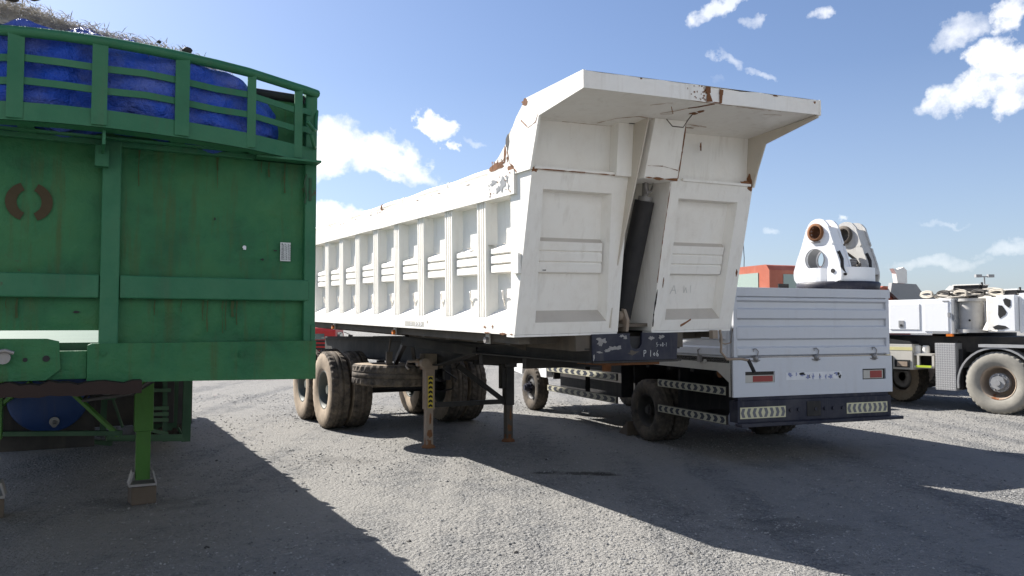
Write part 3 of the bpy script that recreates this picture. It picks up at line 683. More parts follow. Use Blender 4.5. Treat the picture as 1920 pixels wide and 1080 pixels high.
mb = MB(); mb.box(-.03,-.003,-.13,-.02,1.97,2.14); mb.build('corner_plate', M['white'], TR, OFF, bevel=.003, xf=TILT)
# top tube with couplings
for x in (.03, BW-.03):
    mb = MB(); mb.tube([(x, .38+ (LEN-.4)*k/40, 2.885+.006*sin(k*1.1)) for k in range(41)], .032, 10)
    for y in (1.35,2.6,4.5,5.6): mb.cyl((x,y,2.885),(x,y+.02,2.885),.037,12, m=0)
    mb.cyl((x,3.3,2.885),(x,3.34,2.885),.040,12, m=1)
    mb.cyl((x,.33,2.885),(x,.38,2.885),.045,12, m=1)
    mb.build('top_tube', [M['white'], M['rust']], TR, OFF, xf=TILT)
mb = MB(); mb.tube([(BW-.03, .45+(LEN-.6)*k/30, 2.965+.01*sin(k*1.7)) for k in range(31)], .062, 10); mb.build('shade_roll', M['grey'], TR, OFF, xf=TILT)  # unseen roll added on the far edge, lengthens the shadow on the lorry
# tarp hooks on the lower panels
for i, yc in enumerate([.33]+[c+.367 for c in ribs[:9]]):
    mb = MB(); x = .095
    j = [0,.01,-.03,.0,.02,-.02,.01,0,.02,0][i]
    mb.tube([(x,yc+.02+j,1.70),(x-.02,yc+.02+j,1.80),(x-.035,yc+.0+j,1.835),(x-.045,yc-.03+j,1.83),(x-.05,yc-.05+j,1.76)], .007, 6)
    mb.build('tarp_hook', M['white2'], TR, OFF, xf=TILT)
# floor, tailgate, inner skin
mb = MB(); mb.box(.03,BW-.03,.05,LEN-.02,1.50,1.53); mb.box(.1,.11,.2,LEN,1.53,2.83); mb.box(BW-.11,BW-.1,.2,LEN,1.53,2.83)
mb.add([(.1,.46,1.53),(BW-.1,.46,1.53),(BW-.1,.20,2.86),(.1,.20,2.86)], [(0,1,2,3)]); mb.build('body_floor', M['brown'], TR, OFF, xf=TILT)
mb = MB(); mb.box(0,BW,LEN,LEN+.06,1.46,2.80)
for z in (1.6,2.0,2.4,2.75): mb.box(.02,BW-.02,LEN+.06,LEN+.10,z-.05,z+.05)
mb.build('tailgate', M['white'], TR, OFF, bevel=.005, xf=TILT)
# --- subframe (brown, in shade) and lamps on it
mb = MB()
for x in (.10,BW-.20): mb.box(x,x+.10,.10,LEN,1.375,1.452)
for i in range(13): mb.box(.12,BW-.12,.3+i*.66,.38+i*.66,1.36,1.44)
for x in (.62, 1.70): mb.box(x,x+.16,.02,LEN,1.30,1.455)
mb.add([(.62,.9,1.44),(.10,.9,1.44),(.62,.9,1.26)], [(0,1,2)])
mb.build('tipping_subframe', M['brown'], TR, OFF, xf=TILT)
for (y, nm, mt) in ((3.05,'marker_lamp','amber'),(.62,'marker_lamp','amber'),(5.6,'marker_lamp','amber')):
    q = MB(); q.box(.06,.075,y-.03,y+.04,1.36,1.45,0); q.cyl((.065,y,1.395),(.03,y,1.395),.028,12,m=1 if y > 1 else 2)
    q.build(nm, [M['beige'], M[mt], M['silver']], TR, OFF, xf=TILT)
# --- chassis
mb = MB()
for xw, xs in ((.78,-1),(1.70,1)):
    prof = [(.0,1.225),(2.35,1.235),(3.35,1.05),(8.7,1.02),(8.7,1.33),(0,1.44)]
    mb.prism(prof, 'x', xw, xw+.02)
    for (a, b) in (((.0,1.215),(2.35,1.225)),((2.35,1.225),(3.35,1.04)),((3.35,1.04),(8.7,1.01))):
        mb.bar((xw+.01,a[0],a[1]),(xw+.01,b[0],b[1]),.15,.016)
    mb.bar((xw+.01,.02,1.33),(xw+.01,8.7,1.30),.15,.016)
for y in (1.2,2.2,3.2,4.4,5.3,6.6,7.9,8.6): mb.box(.79,1.70,y,y+.08,1.10,1.26)
mb.box(.79,1.71,.10,1.9,1.235,1.25)
mb.bar((.10,2.9,1.36),(.76,2.3,1.24),.03,.10)
mb.build('chassis', M['dark'], TR, OFF)
# support bracket and struts seen in front of the spare wheel
mb = MB(); mb.bar((.22,3.05,1.40),(.55,4.35,1.03),.05,.07); mb.bar((.30,3.1,1.30),(.70,4.0,1.00),.04,.05)
mb.build('diagonal_brace', M['black'], TR, OFF)
# front cross box (navy) with notch, chalk marks
mb = MB()
nx = [(1.18,1.455),(1.185,1.375),(1.21,1.335),(1.25,1.325),(1.29,1.335),(1.315,1.375),(1.32,1.455)]
pl = [(.775,1.225),(1.72,1.225),(1.725,1.30),(1.735,1.47),(1.32,1.475)]+nx[::-1][1:-1]+[(1.18,1.47),(.77,1.46)]
mb.prism(pl, 'y', -.012, .012); mb.box(.775,1.72,-.03,.10,1.205,1.222,1)
mb.prism([(.0,1.222),(1.5,1.232),(1.5,1.38),(0,1.455)], 'x', .768, .778, 1); mb.prism([(.0,1.222),(1.5,1.232),(1.5,1.38),(0,1.455)], 'x', 1.718, 1.728, 0)
kf = lambda u, w, q: Vector((u, -.0125-q, w))
for (u,w,a,b_,s) in ((.87,1.405,.05,.022,3),(.86,1.375,.03,.02,3),(.93,1.315,.035,.018,3),(1.0,1.335,.06,.02,3),(1.06,1.34,.03,.02,3),(1.09,1.445,.03,.012,3),(1.13,1.43,.02,.02,3),(1.43,1.425,.03,.018,3),(1.53,1.43,.02,.015,3),(1.56,1.44,.015,.012,3),(.79,1.26,.012,.03,3),(1.22,1.29,.05,.02,4),(.85,1.30,.03,.008,3)): blotch(mb, kf, u, w, a, b_, s, jag=.45)
def strokes(mb, fn, sx, sz, sc, chars, m, wd=.007):
    G = {'P':[[(0,0),(.05,1)],[(.05,1),(.5,.95),(.5,.6),(.05,.5)]], '1':[[(.1,0),(.15,1)]], '0':[[(.25,.1),(.05,.35),(.25,.6),(.45,.35),(.25,.1)]], '6':[[(.4,1),(.1,.55),(.1,.15),(.35,0),(.5,.25),(.3,.45),(.1,.3)]],
         '5':[[(.45,1),(.1,.95),(.1,.6),(.4,.5),(.4,.1),(.05,0)]], '-':[[(0,.45),(.4,.5)]], '8':[[(.25,.5),(.05,.75),(.25,1),(.45,.75),(.25,.5),(.0,.25),(.25,0),(.5,.25),(.25,.5)]], ' ':[]}
    x = sx
    for ch in chars:
        for st in G[ch]: ribbon(mb, fn, [(x+p[0]*sc*.8, sz+p[1]*sc) for p in st], wd, m, q=.003, ragged=.2)
        x += sc*.62
strokes(mb, kf, 1.335, 1.255, .058, 'P 106', 5, .005); strokes(mb, kf, 1.48, 1.345, .036, '5-08-1', 5, .0035)
mb.build('front_cross_beam', [M['navy'], M['dark'], M['dark'], M['silver'], M['brown'], M['chalk']], TR, OFF, bevel=.0)
mb = MB(); mb.box(.95,1.55,.03,.5,1.18,1.205); mb.cyl((1.25,.45,1.18),(1.25,.45,1.10),.045,16); mb.build('coupling_plate', M['rust'], TR, OFF)
mb = MB(); mb.box(1.17,1.34,.015,.35,1.26,1.44,0); mb.build('lift_pivot', M['black'], TR, OFF)
# --- landing legs
for x, st in ((.70, True), (1.84, False)):
    mb = MB(); mb.box(x-.06,x+.06,3.49,3.61,.48,1.13); mb.box(x-.09,x+.09,3.47,3.63,.98,1.18)
    if not st: mb.box(x-.12,x-.06,3.5,3.6,.7,1.15)
    lg = mb.build('landing_leg', [M['dark'] if not st else M['tan']], TR, OFF, bevel=.004)
    q = MB(); q.box(x-.045,x+.045,3.505,3.595,.03,.50); q.lathe([(0,.001),(0,.09),(.02,.085),(.05,.05),(.10,.05)], (x,3.55,0.0), 'z', 16, m=1)
    blotch(q, lambda u, w, qq: Vector((u, 3.505-qq, w)), x, .18, .03, .05, 1); blotch(q, lambda u, w, qq: Vector((u, 3.505-qq, w)), x+.01, .36, .015, .08, 1)
    q.build('leg_foot', [M['tan'] if st else M['brown'], M['rust']], lg, OFF)
    if st:
        q = MB()
        O = Vector((x-.058,3.4875,.48)); chevrons(q, (x-.035,3.487,.50), (0,0,1), (1,0,0), .40, .07, 7, 0, 1, False)
        q.v = [Vector((v.x, 3.487-(.0015 if i >= 4 else 0), v.z)) for i, v in enumerate(q.v)]
        q.build('warning_strip', [M['yellow'], M['ink']], lg, OFF)
        q = MB(); q.cyl((x-.16,3.55,1.07),(x-.03,3.55,1.07),.05,14); q.cyl((x-.30,3.5,1.09),(x-.1,3.5,1.09),.016,8); q.tube([(x-.30,3.5,1.09),(x-.33,3.48,1.03),(x-.33,3.4,1.0)], .012)
        q.cyl((x-.10,3.48,1.07),(x-.10,3.40,1.07),.06,16); q.build('crank_gearbox', M['tan'], lg, OFF, bevel=.0)
mb = MB(); mb.box(.76,1.78,3.53,3.57,.50,.56); mb.bar((1.10,3.55,1.02),(1.76,3.55,.55),.04,.06); mb.bar((1.35,3.6,1.05),(1.80,3.6,1.02),.05,.05); mb.build('leg_crossbrace', M['dark'], TR, OFF)
# --- axles, springs
mb = MB()
for y in (6.02, 7.32):
    mb.cyl((.15,y,.56),(2.35,y,.56),.065,16)
    for x in (.72,1.78):
        for k in range(5): mb.box(x-.04,x+.04,y-.45+.07*k,y+.45-.07*k,.66+.018*k,.676+.018*k)
        mb.box(x-.05,x+.05,y-.62,y-.54,.70,1.02); mb.box(x-.06,x+.06,y-.08,y+.08,.5,.78)
mb.cyl((.9,5.3,.85),(1.5,5.3,.85),.13,20); mb.tube([(1.5,5.0,.9),(1.7,4.9,.75),(1.65,4.95,.6),(1.5,5.1,.55)], .012)
mb.build('axle_set', M['black'], TR, OFF)
w0 = wheel(TR, (0,0,0), .572, .28, -1, .28, mt='tyre_mid', ms='tyre_dust', mr='rimgreen')
pos = [(x, y) for y in (6.02, 7.32) for x in (.15, .48, 2.02, 2.35)]
for i, (x, y) in enumerate(pos):
    loc = (x-1.25, y, .572)
    w = w0 if i == 0 else copy_wheel(w0, loc, flip=(x > 1.25) != (x in (.48, 2.02)))
    w.location = loc
    if i: w.rotation_euler[0] = i*.9 if not w.rotation_euler[2] else 0
# grey tyres on the rear axles
# --- spare wheel (horizontal, in a carrier)
sp = wheel(TR, (.50-1.25, 4.28, .885), .545, .27, -1, .27, name='spare_wheel', mt='tyre_mid', ms='tyre_dust', mr='rust')
sp.rotation_euler = (0, R(90), 0); sp.rotation_euler = (0, R(91.5), 0)
mb = MB(); mb.box(.42,.54,4.22,4.34,.74,.76); mb.tube([(.30,3.9,1.02),(.30,3.92,1.2),(.32,3.9,1.38)], .014); mb.box(.26,.34,3.88,3.92,1.03,1.2)
mb.bar((.2,4.28,.735),(1.0,4.28,.735),.08,.03); mb.bar((.95,4.28,.735),(.95,4.28,1.1),.04,.04); mb.bar((.22,4.28,.735),(.22,4.28,.76),.04,.04)
mb.build('spare_carrier', M['brown'], TR, OFF)
# ------------------------------------------------------------------ green flatbed trailer (front faces the camera)
G0 = Vector((-1.283, 5.2, 0)); GW = 2.40
GT = thing('flatbed_trailer', 'green flatbed trailer with a tall steel headboard and a slatted basket on its front', 'trailer', G0-lat*(GW/2), YAW)
GO = (GW/2, 0, 0)
gf = lambda u, w, q: Vector((-u, -q, w))       # front map: u = distance left of the right edge
# headboard sheet with raised frame
mb = MB()
NX, NZ = 60, 30
def sheet(mb, t0, t1, z0, z1, y, amp, m=0, nx=40, nz=24, fn=None):
    vs = []
    for i in range(nx+1):
        for j in range(nz+1):
            t, z = lerp(t0,t1,i/nx), lerp(z0,z1,j/nz); e = min(1, min(i,nx-i)/4, min(j,nz-j)/4)
            d = amp*e*(sin(t*5.1+z*3)*.5+sin(t*2.3-z*5.7+1)*.5+sin(t*11+z*9)*.18)
            vs.append((-t, y+d, z))
    mb.add(vs, [(i*(nz+1)+j, i*(nz+1)+j+1, (i+1)*(nz+1)+j+1, (i+1)*(nz+1)+j) for i in range(nx) for j in range(nz)], m, True)
sheet(mb, .02, 1.2, 1.40, 3.0, .03, .008); sheet(mb, 1.2, GW-.02, 1.515, 3.0, .03, .008)
mb.box(-GW+.02, -.02, .045, .055, 1.6, 3.0)
RUG = 1
ff = lambda u, w, q: Vector((-u, .021-q, w))
# broken ring painted on the sheet
for (a0, a1) in ((112, 248), (-68, 68)):
    prev = None
    for k in range(15):
        a = R(lerp(a0, a1, k/14)); c_, s_ = cos(a), sin(a)
        p = (gf(1.605-.060*c_, 2.235+.068*s_, -.018), gf(1.605-.115*c_, 2.235+.112*s_, -.018))
        if prev: mb.add([prev[0],prev[1],p[1],p[0]], [(0,1,2,3)], 1)
        prev = p
for (u,w,a,b_) in ((.44,2.03,.012,.012),): blotch(mb, ff, u, w, a, b_, 3)
for (u,w,a,b_) in ((1.36,1.62,.018,.006),(.33,1.96,.01,.008),(.62,2.2,.006,.01),(.25,2.02,.012,.005)): blotch(mb, ff, u, w, a, b_, 2)
rs_ = random.Random(8)
for (ua, ub, za, zb_, n_s) in ((.45,.95,1.705,1.50,9),(1.35,1.95,1.705,1.56,7),(.1,1.1,2.60,2.35,6)):
    for k in range(n_s):
        u_ = rs_.uniform(ua, ub); z_ = za-.01; L_ = rs_.uniform(.3,1)*(za-zb_); ribbon(mb, ff, [(u_,z_),(u_+.004,z_-L_*.5),(u_,z_-L_)], rs_.uniform(.003,.012), 4, q=.010, ragged=.7)
mb.build('headboard_sheet', [M['green'], M['rust_green'] if 'rust_green' in M else paint('oxide_mark', (.062,.045,.022), .8, .2), M['ink'], M['sticker'], paint('green_rust_run', (.055,.085,.030), .8, .3)], GT, GO)
# frame members
mb = MB()
mb.box(-.075,0,-.02,.06,1.22,3.086)                      # right corner post
mb.box(-GW,-GW+.075,-.02,.06,1.22,3.086)
mb.box(-1.245,-1.145,-.035,.04,1.43,2.62)                # centre post
mb.box(-1.145+.003,-.045,-.028,.04,1.70,1.835); mb.box(-GW+.04,-1.248,-.028,.04,1.70,1.835)   # middle rail
mb.box(-.03,-.0,-.03,.10,1.24,1.55)
mb.build('headboard_frame', M['green2'], GT, GO, bevel=.008)
mb = MB(); mb.box(-.05,-.035,-.03,-.02,2.35,2.5); mb.tube([(-.07,-.03,2.52),(-.085,-.04,2.46),(-.07,-.035,2.38),(-.08,-.03,2.33)], .006, 6); mb.build('welded_hinge', M['dkgreen'], GT, GO)
# deck front beam
mb = MB(); mb.prism([(-1.30,1.22),(-.0,1.20),(-.0,1.445),(-1.28,1.44),(-1.30,1.43)], 'y', -.045, .02)
mb.prism([(-GW,1.24),(-1.50,1.24),(-1.43,1.30),(-1.44,1.455),(-1.50,1.47),(-GW,1.475)], 'y', -.05, -.03)
mb.box(-GW,-1.30,-.02,.05,1.24,1.40)
for (u, w, r) in ((1.22,1.385,.016),(.46,1.365,.020)): mb.cyl((-u,-.045,w),(-u,-.055,w),r,14); mb.cyl((-u,-.05,w),(-u,-.062,w),r*.6,6)
mb.cyl((-1.50,-.052,1.36),(-1.50,-.058,1.36),.018,12,m=1); mb.cyl((-1.60,-.05,1.355),(-1.60,-.052,1.355),.012,12,m=1)
mb.build('front_beam', [M['green'], M['ink']], GT, GO, bevel=.004)
mb = MB(); mb.tube([(-2.0,-.07,1.385),(-1.80,-.07,1.385),(-1.72,-.07,1.38)], .018, 8, 0); mb.cyl((-1.70,-.05,1.37),(-1.70,-.10,1.37),.035,16,m=1); mb.tube([(-1.74,-.11,1.40),(-1.69,-.115,1.41),(-1.65,-.11,1.395)], .010, 8, 1)
mb.build('air_coupling', [M['red'], M['silver']], GT, GO)
mb = MB(); vs = []
NB = 30
for k in range(NB+1):
    u = lerp(2.4, 1.02, k/NB); d = .008*sin(k*1.3)+.006*sin(k*2.9)
    mbz = (1.155+d*.5, 1.225+d)
    vs += [(-u,-.12,mbz[0]),(-u,-.12,mbz[1]),(-u,-.02,mbz[1]+.004),(-u,-.02,mbz[0])]
mb.add(vs, [(4*k+a, 4*k+(a+1)%4, 4*k+4+(a+1)%4, 4*k+4+a) for k in range(NB) for a in range(4)]+[(0,1,2,3),(4*NB+3,4*NB+2,4*NB+1,4*NB)], 0)
mb.build('rubber_bumper', M['rubber'] if 'rubber' in M else plain('worn_rubber', (.030,.018,.014), .8), GT, GO)
# basket on top
BP = [(0,0),(.09,.055),(.18,.10),(.33,.18),(.48,.26),(.67,.325),(.86,.375),(1.05,.41),(1.24,.43),(1.45,.425),(1.62,.40),(1.8,.35),(2.0,.27),(2.2,.15),(2.32,.06),(2.40,0)]
def band(mb, z0, z1, th=.012, inset=0, m=0, wob=0):
    for i in range(len(BP)-1):
        (a, fa), (b, fb) = BP[i], BP[i+1]
        n_ = Vector((fb-fa, -(b-a))); n_.normalize()
        w0_, w1_ = wob*sin(i*2.1), wob*sin((i+1)*2.1)
        P = lambda u, f, z: (-u, -f, z)
        o1 = [P(a,fa-inset,z0+w0_),P(b,fb-inset,z0+w1_),P(b,fb-inset,z1+w1_),P(a,fa-inset,z1+w0_)]
        i1 = [P(a,fa-inset-th,z0+w0_),P(b,fb-inset-th,z0+w1_),P(b,fb-inset-th,z1+w1_),P(a,fa-inset-th,z1+w0_)]
        mb.add(o1+i1, [(0,1,2,3),(7,6,5,4),(0,4,5,1),(3,2,6,7),(0,3,7,4),(1,5,6,2)], m)
mb = MB(); band(mb, 2.60, 2.695, .012); mb.build('basket_band', M['green2'], GT, GO)
for z0, z1, wb in ((2.785,2.822,.006),(2.905,2.942,.006)):
    mb = MB(); band(mb, z0, z1, .010, .004, wob=wb); mb.build('basket_slat', M['green2'], GT, GO)
mb = MB(); mb.tube([(-u,-f,3.062) for u, f in BP], .028, 10); mb.build('top_rail', M['green2'], GT, GO)
def fat(u):
    for i in range(len(BP)-1):
        if BP[i][0] <= u <= BP[i+1][0]: return lerp(BP[i][1], BP[i+1][1], (u-BP[i][0])/(BP[i+1][0]-BP[i][0]))
for u in (.14,.46,.86,1.275,1.66,2.02,2.3):
    mb = MB(); f = fat(u); mb.bar((-u,-f-.008,2.61),(-u,-f-.008,3.06),.075 if u > .5 else .05,.012, up=(0,1,0)); mb.build('basket_upright', M['green2'], GT, GO)
mb = MB()                                               # underside: cross slats and brackets
for i in range(len(BP)-1):                           # inner flange following the curve
    (a, fa), (b, fb) = BP[i], BP[i+1]
    for z in (2.600,): mb.add([(-a,-fa,z),(-b,-fb,z),(-b,-max(fb-.13,0),z),(-a,-max(fa-.13,0),z)], [(0,1,2,3)])
mb.box(-1.95,-.45,-.155,-.115,2.600,2.612)
for u in (.50,.86,1.62): mb.box(-u-.04,-u+.04,-fat(u)+.01,-.03,2.613,2.635)
mb.box(-GW+.06,-.06,-.03,.01,2.585,2.615); mb.box(-.40,-.0,-.13,.0,2.585,2.598)
mb.box(-1.285,-1.215,-.10,-.03,2.45,2.57); mb.box(-1.255,-1.24,-.38,-.03,2.52,2.60)
mb.build('basket_floor', M['green2'], GT, GO)
mb = MB(); mb.tube([(-.08,.03,3.02),(-.5,.03,3.03),(-1.2,.03,3.04),(-2.3,.03,3.03)], .03, 8); mb.build('headboard_top_pipe', M['black'], GT, GO)
mb = MB(); mb.tube([(-.0,-.0,2.95),(-.02,-.06,2.86),(-.03,-.10,2.80),(-.05,-.13,2.79),(-.10,-.16,2.83)], .012, 6); mb.tube([(-.01,-.01,2.70),(-.04,-.09,2.70),(-.07,-.13,2.76)], .012, 6); mb.build('bent_bar', M['green2'], GT, GO)
# sticker with printed lines
mb = MB(); s0, s1, z0, z1 = .155, .22, 1.955, 2.075
mb.add([ff(s0,z0,.003),ff(s1,z0,.003),ff(s1,z1,.003),ff(s0,z1,.003)], [(0,1,2,3)], 0)
rr = random.Random(3)
for k in range(6):
    u = lerp(s1-.008, s0+.006, k/5); w = z0+.008
    while w < z1-.012:
        L = rr.uniform(.003,.012); mb.add([ff(u,w,.0045),ff(u-(.006 if k == 0 else .0035),w,.0045),ff(u-(.006 if k == 0 else .0035),min(w+L,z1-.006),.0045),ff(u,min(w+L,z1-.006),.0045)], [(0,1,2,3)], 1); w += L+.003
st = mb.build('sticker', [M['paper'], M['ink']], GT, GO); st['label'] = 'small white printed sticker near the right edge'
# deck, beams, wheels
GL = 10.5
mb = MB(); mb.box(-GW,-.03,.06,.3,1.40,1.445); mb.box(-2.74,-.17,.301,GL,1.40,1.445); mb.box(-.22,-.17,.07,GL,1.25,1.398); mb.box(-2.74,-2.69,.31,GL,1.25,1.398)  # left edge widened out of view so the ground there falls in shadow
for k in range(12): mb.box(-.17,-.10,.5+k*.85,.56+k*.85,1.33,1.40)
mb.build('deck', M['dkgreen'], GT, GO)
mb = MB()
for x in (-.78,-1.62): mb.prism([(.05,1.23),(.05,1.38),(GL-.2,1.38),(GL-.2,.98),(3.2,.98),(2.3,1.2)], 'x', x-.02, x+.02)
for k in range(8): mb.box(-2.3,-.1,.6+k*1.3,.7+k*1.3,1.28,1.39)
mb.build('chassis', M['dark'], GT, GO)
gl_ = []
LGY = 2.55
for x in (-.83,-1.95):
    mb = MB(); mb.box(x-.075,x+.075,LGY-.06,LGY+.06,.62,1.28); lg = mb.build('landing_leg', M['lime'], GT, GO, bevel=.006)
    q = MB(); q.box(x-.058,x+.058,LGY-.045,LGY+.045,.20,.64); q.build('inner_leg', M['lime'], lg, GO, bevel=.004)
    q = MB(); q.box(x-.11,x+.11,LGY-.10,LGY+.10,.155,.175); q.prism([(x-.10,.17),(x-.07,.28),(x-.085,.28),(x-.115,.17)], 'y', LGY-.09, LGY+.09); q.prism([(x+.10,.17),(x+.07,.28),(x+.085,.28),(x+.115,.17)], 'y', LGY-.09, LGY+.09); q.build('leg_foot', M['silver'], lg, GO)
mb = MB()
mb.bar((-1.05,LGY,.66),(-1.75,LGY,1.20),.05,.035); mb.bar((-1.62,LGY+.0,1.20),(-1.10,LGY,.66),.05,.035) if 0 else None
mb.build('leg_brace', M['lime'], GT, GO) if 0 else None
# wooden blocks under the feet
for x, nm in ((-.83, 'right'), (-1.95, 'left')):
    q = MB(); q.box(-.10,.10,-.10,.10,0,.15); o = q.build('wooden_block', M['wood'], None, bevel=.008)
    o.location = G0 + lat*x + bk*LGY; o.rotation_euler = (0,0,YAW+.1)
    tag(o, 'weathered wooden block under the near landing leg of the green trailer' if nm == 'right' else 'wooden block under the far left landing leg of the green trailer', 'wooden block', 'blocks under the green trailer')
# helper: photo pixel + depth -> green local
def gloc(px, py, Y):
    p = Vector(((px-960)/F*Y, Y, CAMH+(608-py)/F*Y)); d = p-Vector((G0.x,G0.y,0)); return Vector((d.dot(lat), d.dot(bk), p.z))
mb = MB()
for a, b in (((62,716),(-45,800)),((118,716),(228,815))):
    mb.bar(gloc(*a,6.9), gloc(*b,6.9), .05, .03)
mb.build('leg_brace', M['lime'], GT, GO, bevel=.003)
mb = MB(); mb.bar(gloc(-60,812,6.9), gloc(232,810,6.9), .06, .04); mb.bar(gloc(-60,800,7.6), gloc(215,830,7.6), .04, .04); mb.bar(gloc(28,720,7.0), gloc(28,800,7.0), .03,.03)
mb.prism([(gloc(199,716,6.5).x,1.20),(gloc(229,716,6.5).x,1.20),(gloc(229,716,6.5).x,.98),(gloc(222,740,6.5).x,.93),(gloc(205,740,6.5).x,.93),(gloc(199,716,6.5).x,1.0)], 'y', 2.2, 2.23)
mb.bar(gloc(215,745,7.2), gloc(235,800,7.2), .02,.02); mb.bar(gloc(200,745,7.2), gloc(198,810,7.2), .05,.03)
mb.build('leg_crossbar', M['dkgreen'], GT, GO, bevel=.003)
# hanging rack on the right side
mb = MB()
mb.bar(gloc(355,708,8.4), gloc(353,826,8.4), .085, .03); mb.bar(gloc(333,708,8.6), gloc(331,800,8.6), .05,.03); mb.bar(gloc(312,708,8.3), gloc(314,826,8.3), .045,.03); mb.bar(gloc(323,730,8.5), gloc(322,805,8.5), .05,.02)
for (a, b) in (((205,822,7.9),(352,822,8.4)),((232,731,7.9),(322,731,8.3)),((262,765,7.9),(318,764,8.3)),((262,776,7.9),(318,775,8.3)),((262,786,7.9),(318,786,8.3)),((262,800,7.9),(318,812,8.3)),((205,818,7.3),(345,816,7.9))):
    mb.bar(gloc(*a), gloc(*b), .03, .035)
mb.bar(gloc(338,800,8.5), gloc(350,822,8.5), .02,.02)
mb.build('side_guard', M['dkgreen'], GT, GO)
mb = MB(); mb.cyl(gloc(285,760,8.6)+Vector((0,0,0)), gloc(285,760,8.6)+Vector((0,1.2,0)), .26, 24); mb.build('air_tank', M['dkgreen'], GT, GO)
mb = MB()
for y in (7.0,8.3): mb.cyl((-2.2,y,.55),(-.2,y,.55),.07,14); mb.box(-1.7,-.7,y-.4,y+.4,.7,.78)
mb.build('axle_set', M['black'], GT, GO)
gw = wheel(GT, (0,0,0), .55, .28, 1, .28, mt='tyre_mid', ms='tyre_dust')
for i, (x, y) in enumerate([(x, y) for y in (7.0,8.3) for x in (-.15,-.47,-1.93,-2.25)]):
    w = gw if i == 0 else copy_wheel(gw, (0,0,0), flip=x < -1.2)
    w.location = (x+GW/2, y, .55)
mb = MB(); mb.box(-2.05,-.45,3.9,4.7,.52,1.20); mb.box(-2.3,-1.2,3.0,3.06,.45,1.1); mb.box(-.5,-.12,5.2,6.2,.35,1.1); mb.build('dark_filler', M['dark'], GT, GO, bevel=.01)  # dark boxes added under the deck to hide the sunlit ground behind
mb = MB(); mb.tube([(-.9,.3,1.22),(-1.0,1.2,1.05),(-1.3,2.0,.95),(-1.2,3.2,1.0)], .015, 6); mb.tube([(-1.5,.2,1.22),(-1.45,1.0,1.1),(-1.1,1.8,1.0),(-1.0,3.0,1.05)], .012, 6); mb.build('air_hose', M['black'], GT, GO)
# barrel slung below
c = gloc(98,745,7.4)
mb = MB(); mb.lathe([(-.40,.001),(-.40,.30),(-.39,.318),(-.30,.318),(-.28,.328),(-.26,.318),(-.02,.318),(0,.328),(.02,.318),(.26,.318),(.28,.328),(.30,.318),(.39,.318),(.40,.30),(.40,.001)], (0,0,0), 'y', 40)
br = mb.build('barrel', M['barrel']); q = MB(); q.cyl((.05,-.40,-.22),(.05,-.45,-.22),.04,14); q.cyl((.05,-.45,-.22),(.05,-.50,-.25),.02,10); q.build('tap', M['silver'], br)
wp = G0+lat*c.x+bk*c.y; br.location = (wp.x, wp.y, .92); br.rotation_euler = (0,0,YAW)
tag(br, 'blue plastic water barrel lying under the green trailer', 'barrel')
# ---- blue tarpaulin bundle in the basket with straw on top
bn = MB(); NU, NA = 90, 44
def topz(u):   # height profile along the trailer width
    return 2.93 + .25*(1-math.exp(-max(0, u-.30)*2.4)) + .012*sin(u*5)
def bund(u, a):
    e = max(0, min(1, (u-.20)/.35)); e = sqrt(1-(1-e)**2); e2 = max(0, min(1, (2.34-u)/.3)); e2 = sqrt(1-(1-e2)**2); e *= e2
    f = fat(min(max(u,0),2.4))
    fy0, fy1 = -.02-.02, min(f-.03, .36)
    zc = 2.645; zt = topz(u)
    hy = max(.02,(fy1+.45)/2); cy = (fy1-.45)/2; cz = (zt+zc)/2; hz = (zt-zc)/2
    ca, sa = cos(a), sin(a); pw = .42
    y = cy + hy*e*math.copysign(abs(ca)**pw, ca); z = cz + hz*(.25+.75*e)*math.copysign(abs(sa)**pw, sa)
    w = .016*sin(u*23+sin(a*2)*2)*abs(sin(u*3.1))+.012*sin(u*9+a*3)+.010*sin(u*17-a*5+2)+.007*sin(u*31+a*9)+.014*sin(a*6+sin(u*7)*2)
    return Vector((-u, -(y+w*ca), z+w*sa))
vs = [bund(.20+(2.34-.20)*i/NU, 2*pi*k/NA) for i in range(NU+1) for k in range(NA)]
bn.add(vs, [(i*NA+k, i*NA+(k+1)%NA, (i+1)*NA+(k+1)%NA, (i+1)*NA+k) for i in range(NU) for k in range(NA)], 0, True)
bn.add([vs[k] for k in range(NA)], [tuple(range(NA))], 0, True)
def place(o): o.location = G0; o.rotation_euler = (0,0,YAW); return o
tb = place(bn.build('tarpaulin_bundle', M['tarp'])); tag(tb, 'rolled blue tarpaulin stuffed in the green basket of the flatbed', 'tarpaulin')
st = MB(); rnd = random.Random(11)
for k in range(21000):
    u = rnd.uniform(.80, 2.2) if rnd.random() < .93 else rnd.uniform(.55,.85)
    yy = rnd.uniform(-.30,min(.30, fat(u)-.06)); 
    z = topz(u)-.01+.05*max(0,1-((yy-.0)/.36)**2)*min(1,(u-.4)/.3)
    # thick layer
    if yy > .08: z -= rnd.random()*.09*min(1,(yy-.08)/.1)
    z += (rnd.random()*.075-.03)*min(1,(u-.4)/.5) + .05*max(0,min(1,(u-1.35)/.3))
    L = rnd.uniform(.025,.075); a = rnd.uniform(0,2*pi); t_ = rnd.gauss(0,.28)
    if rnd.random() < .012: t_ = rnd.uniform(.4,1.0)
    d = Vector((cos(a)*cos(t_), sin(a)*cos(t_), sin(t_)))*L; s_ = Vector((-sin(a),cos(a),.4))*rnd.uniform(.0012,.0025)
    p = Vector((-u,-yy,z)); m_ = p+d*.5+Vector((0,0,rnd.uniform(0,.008)))
    st.add([p-s_,p+s_,m_+s_,m_-s_,p+d], [(0,1,2,3),(3,2,4)], 0)
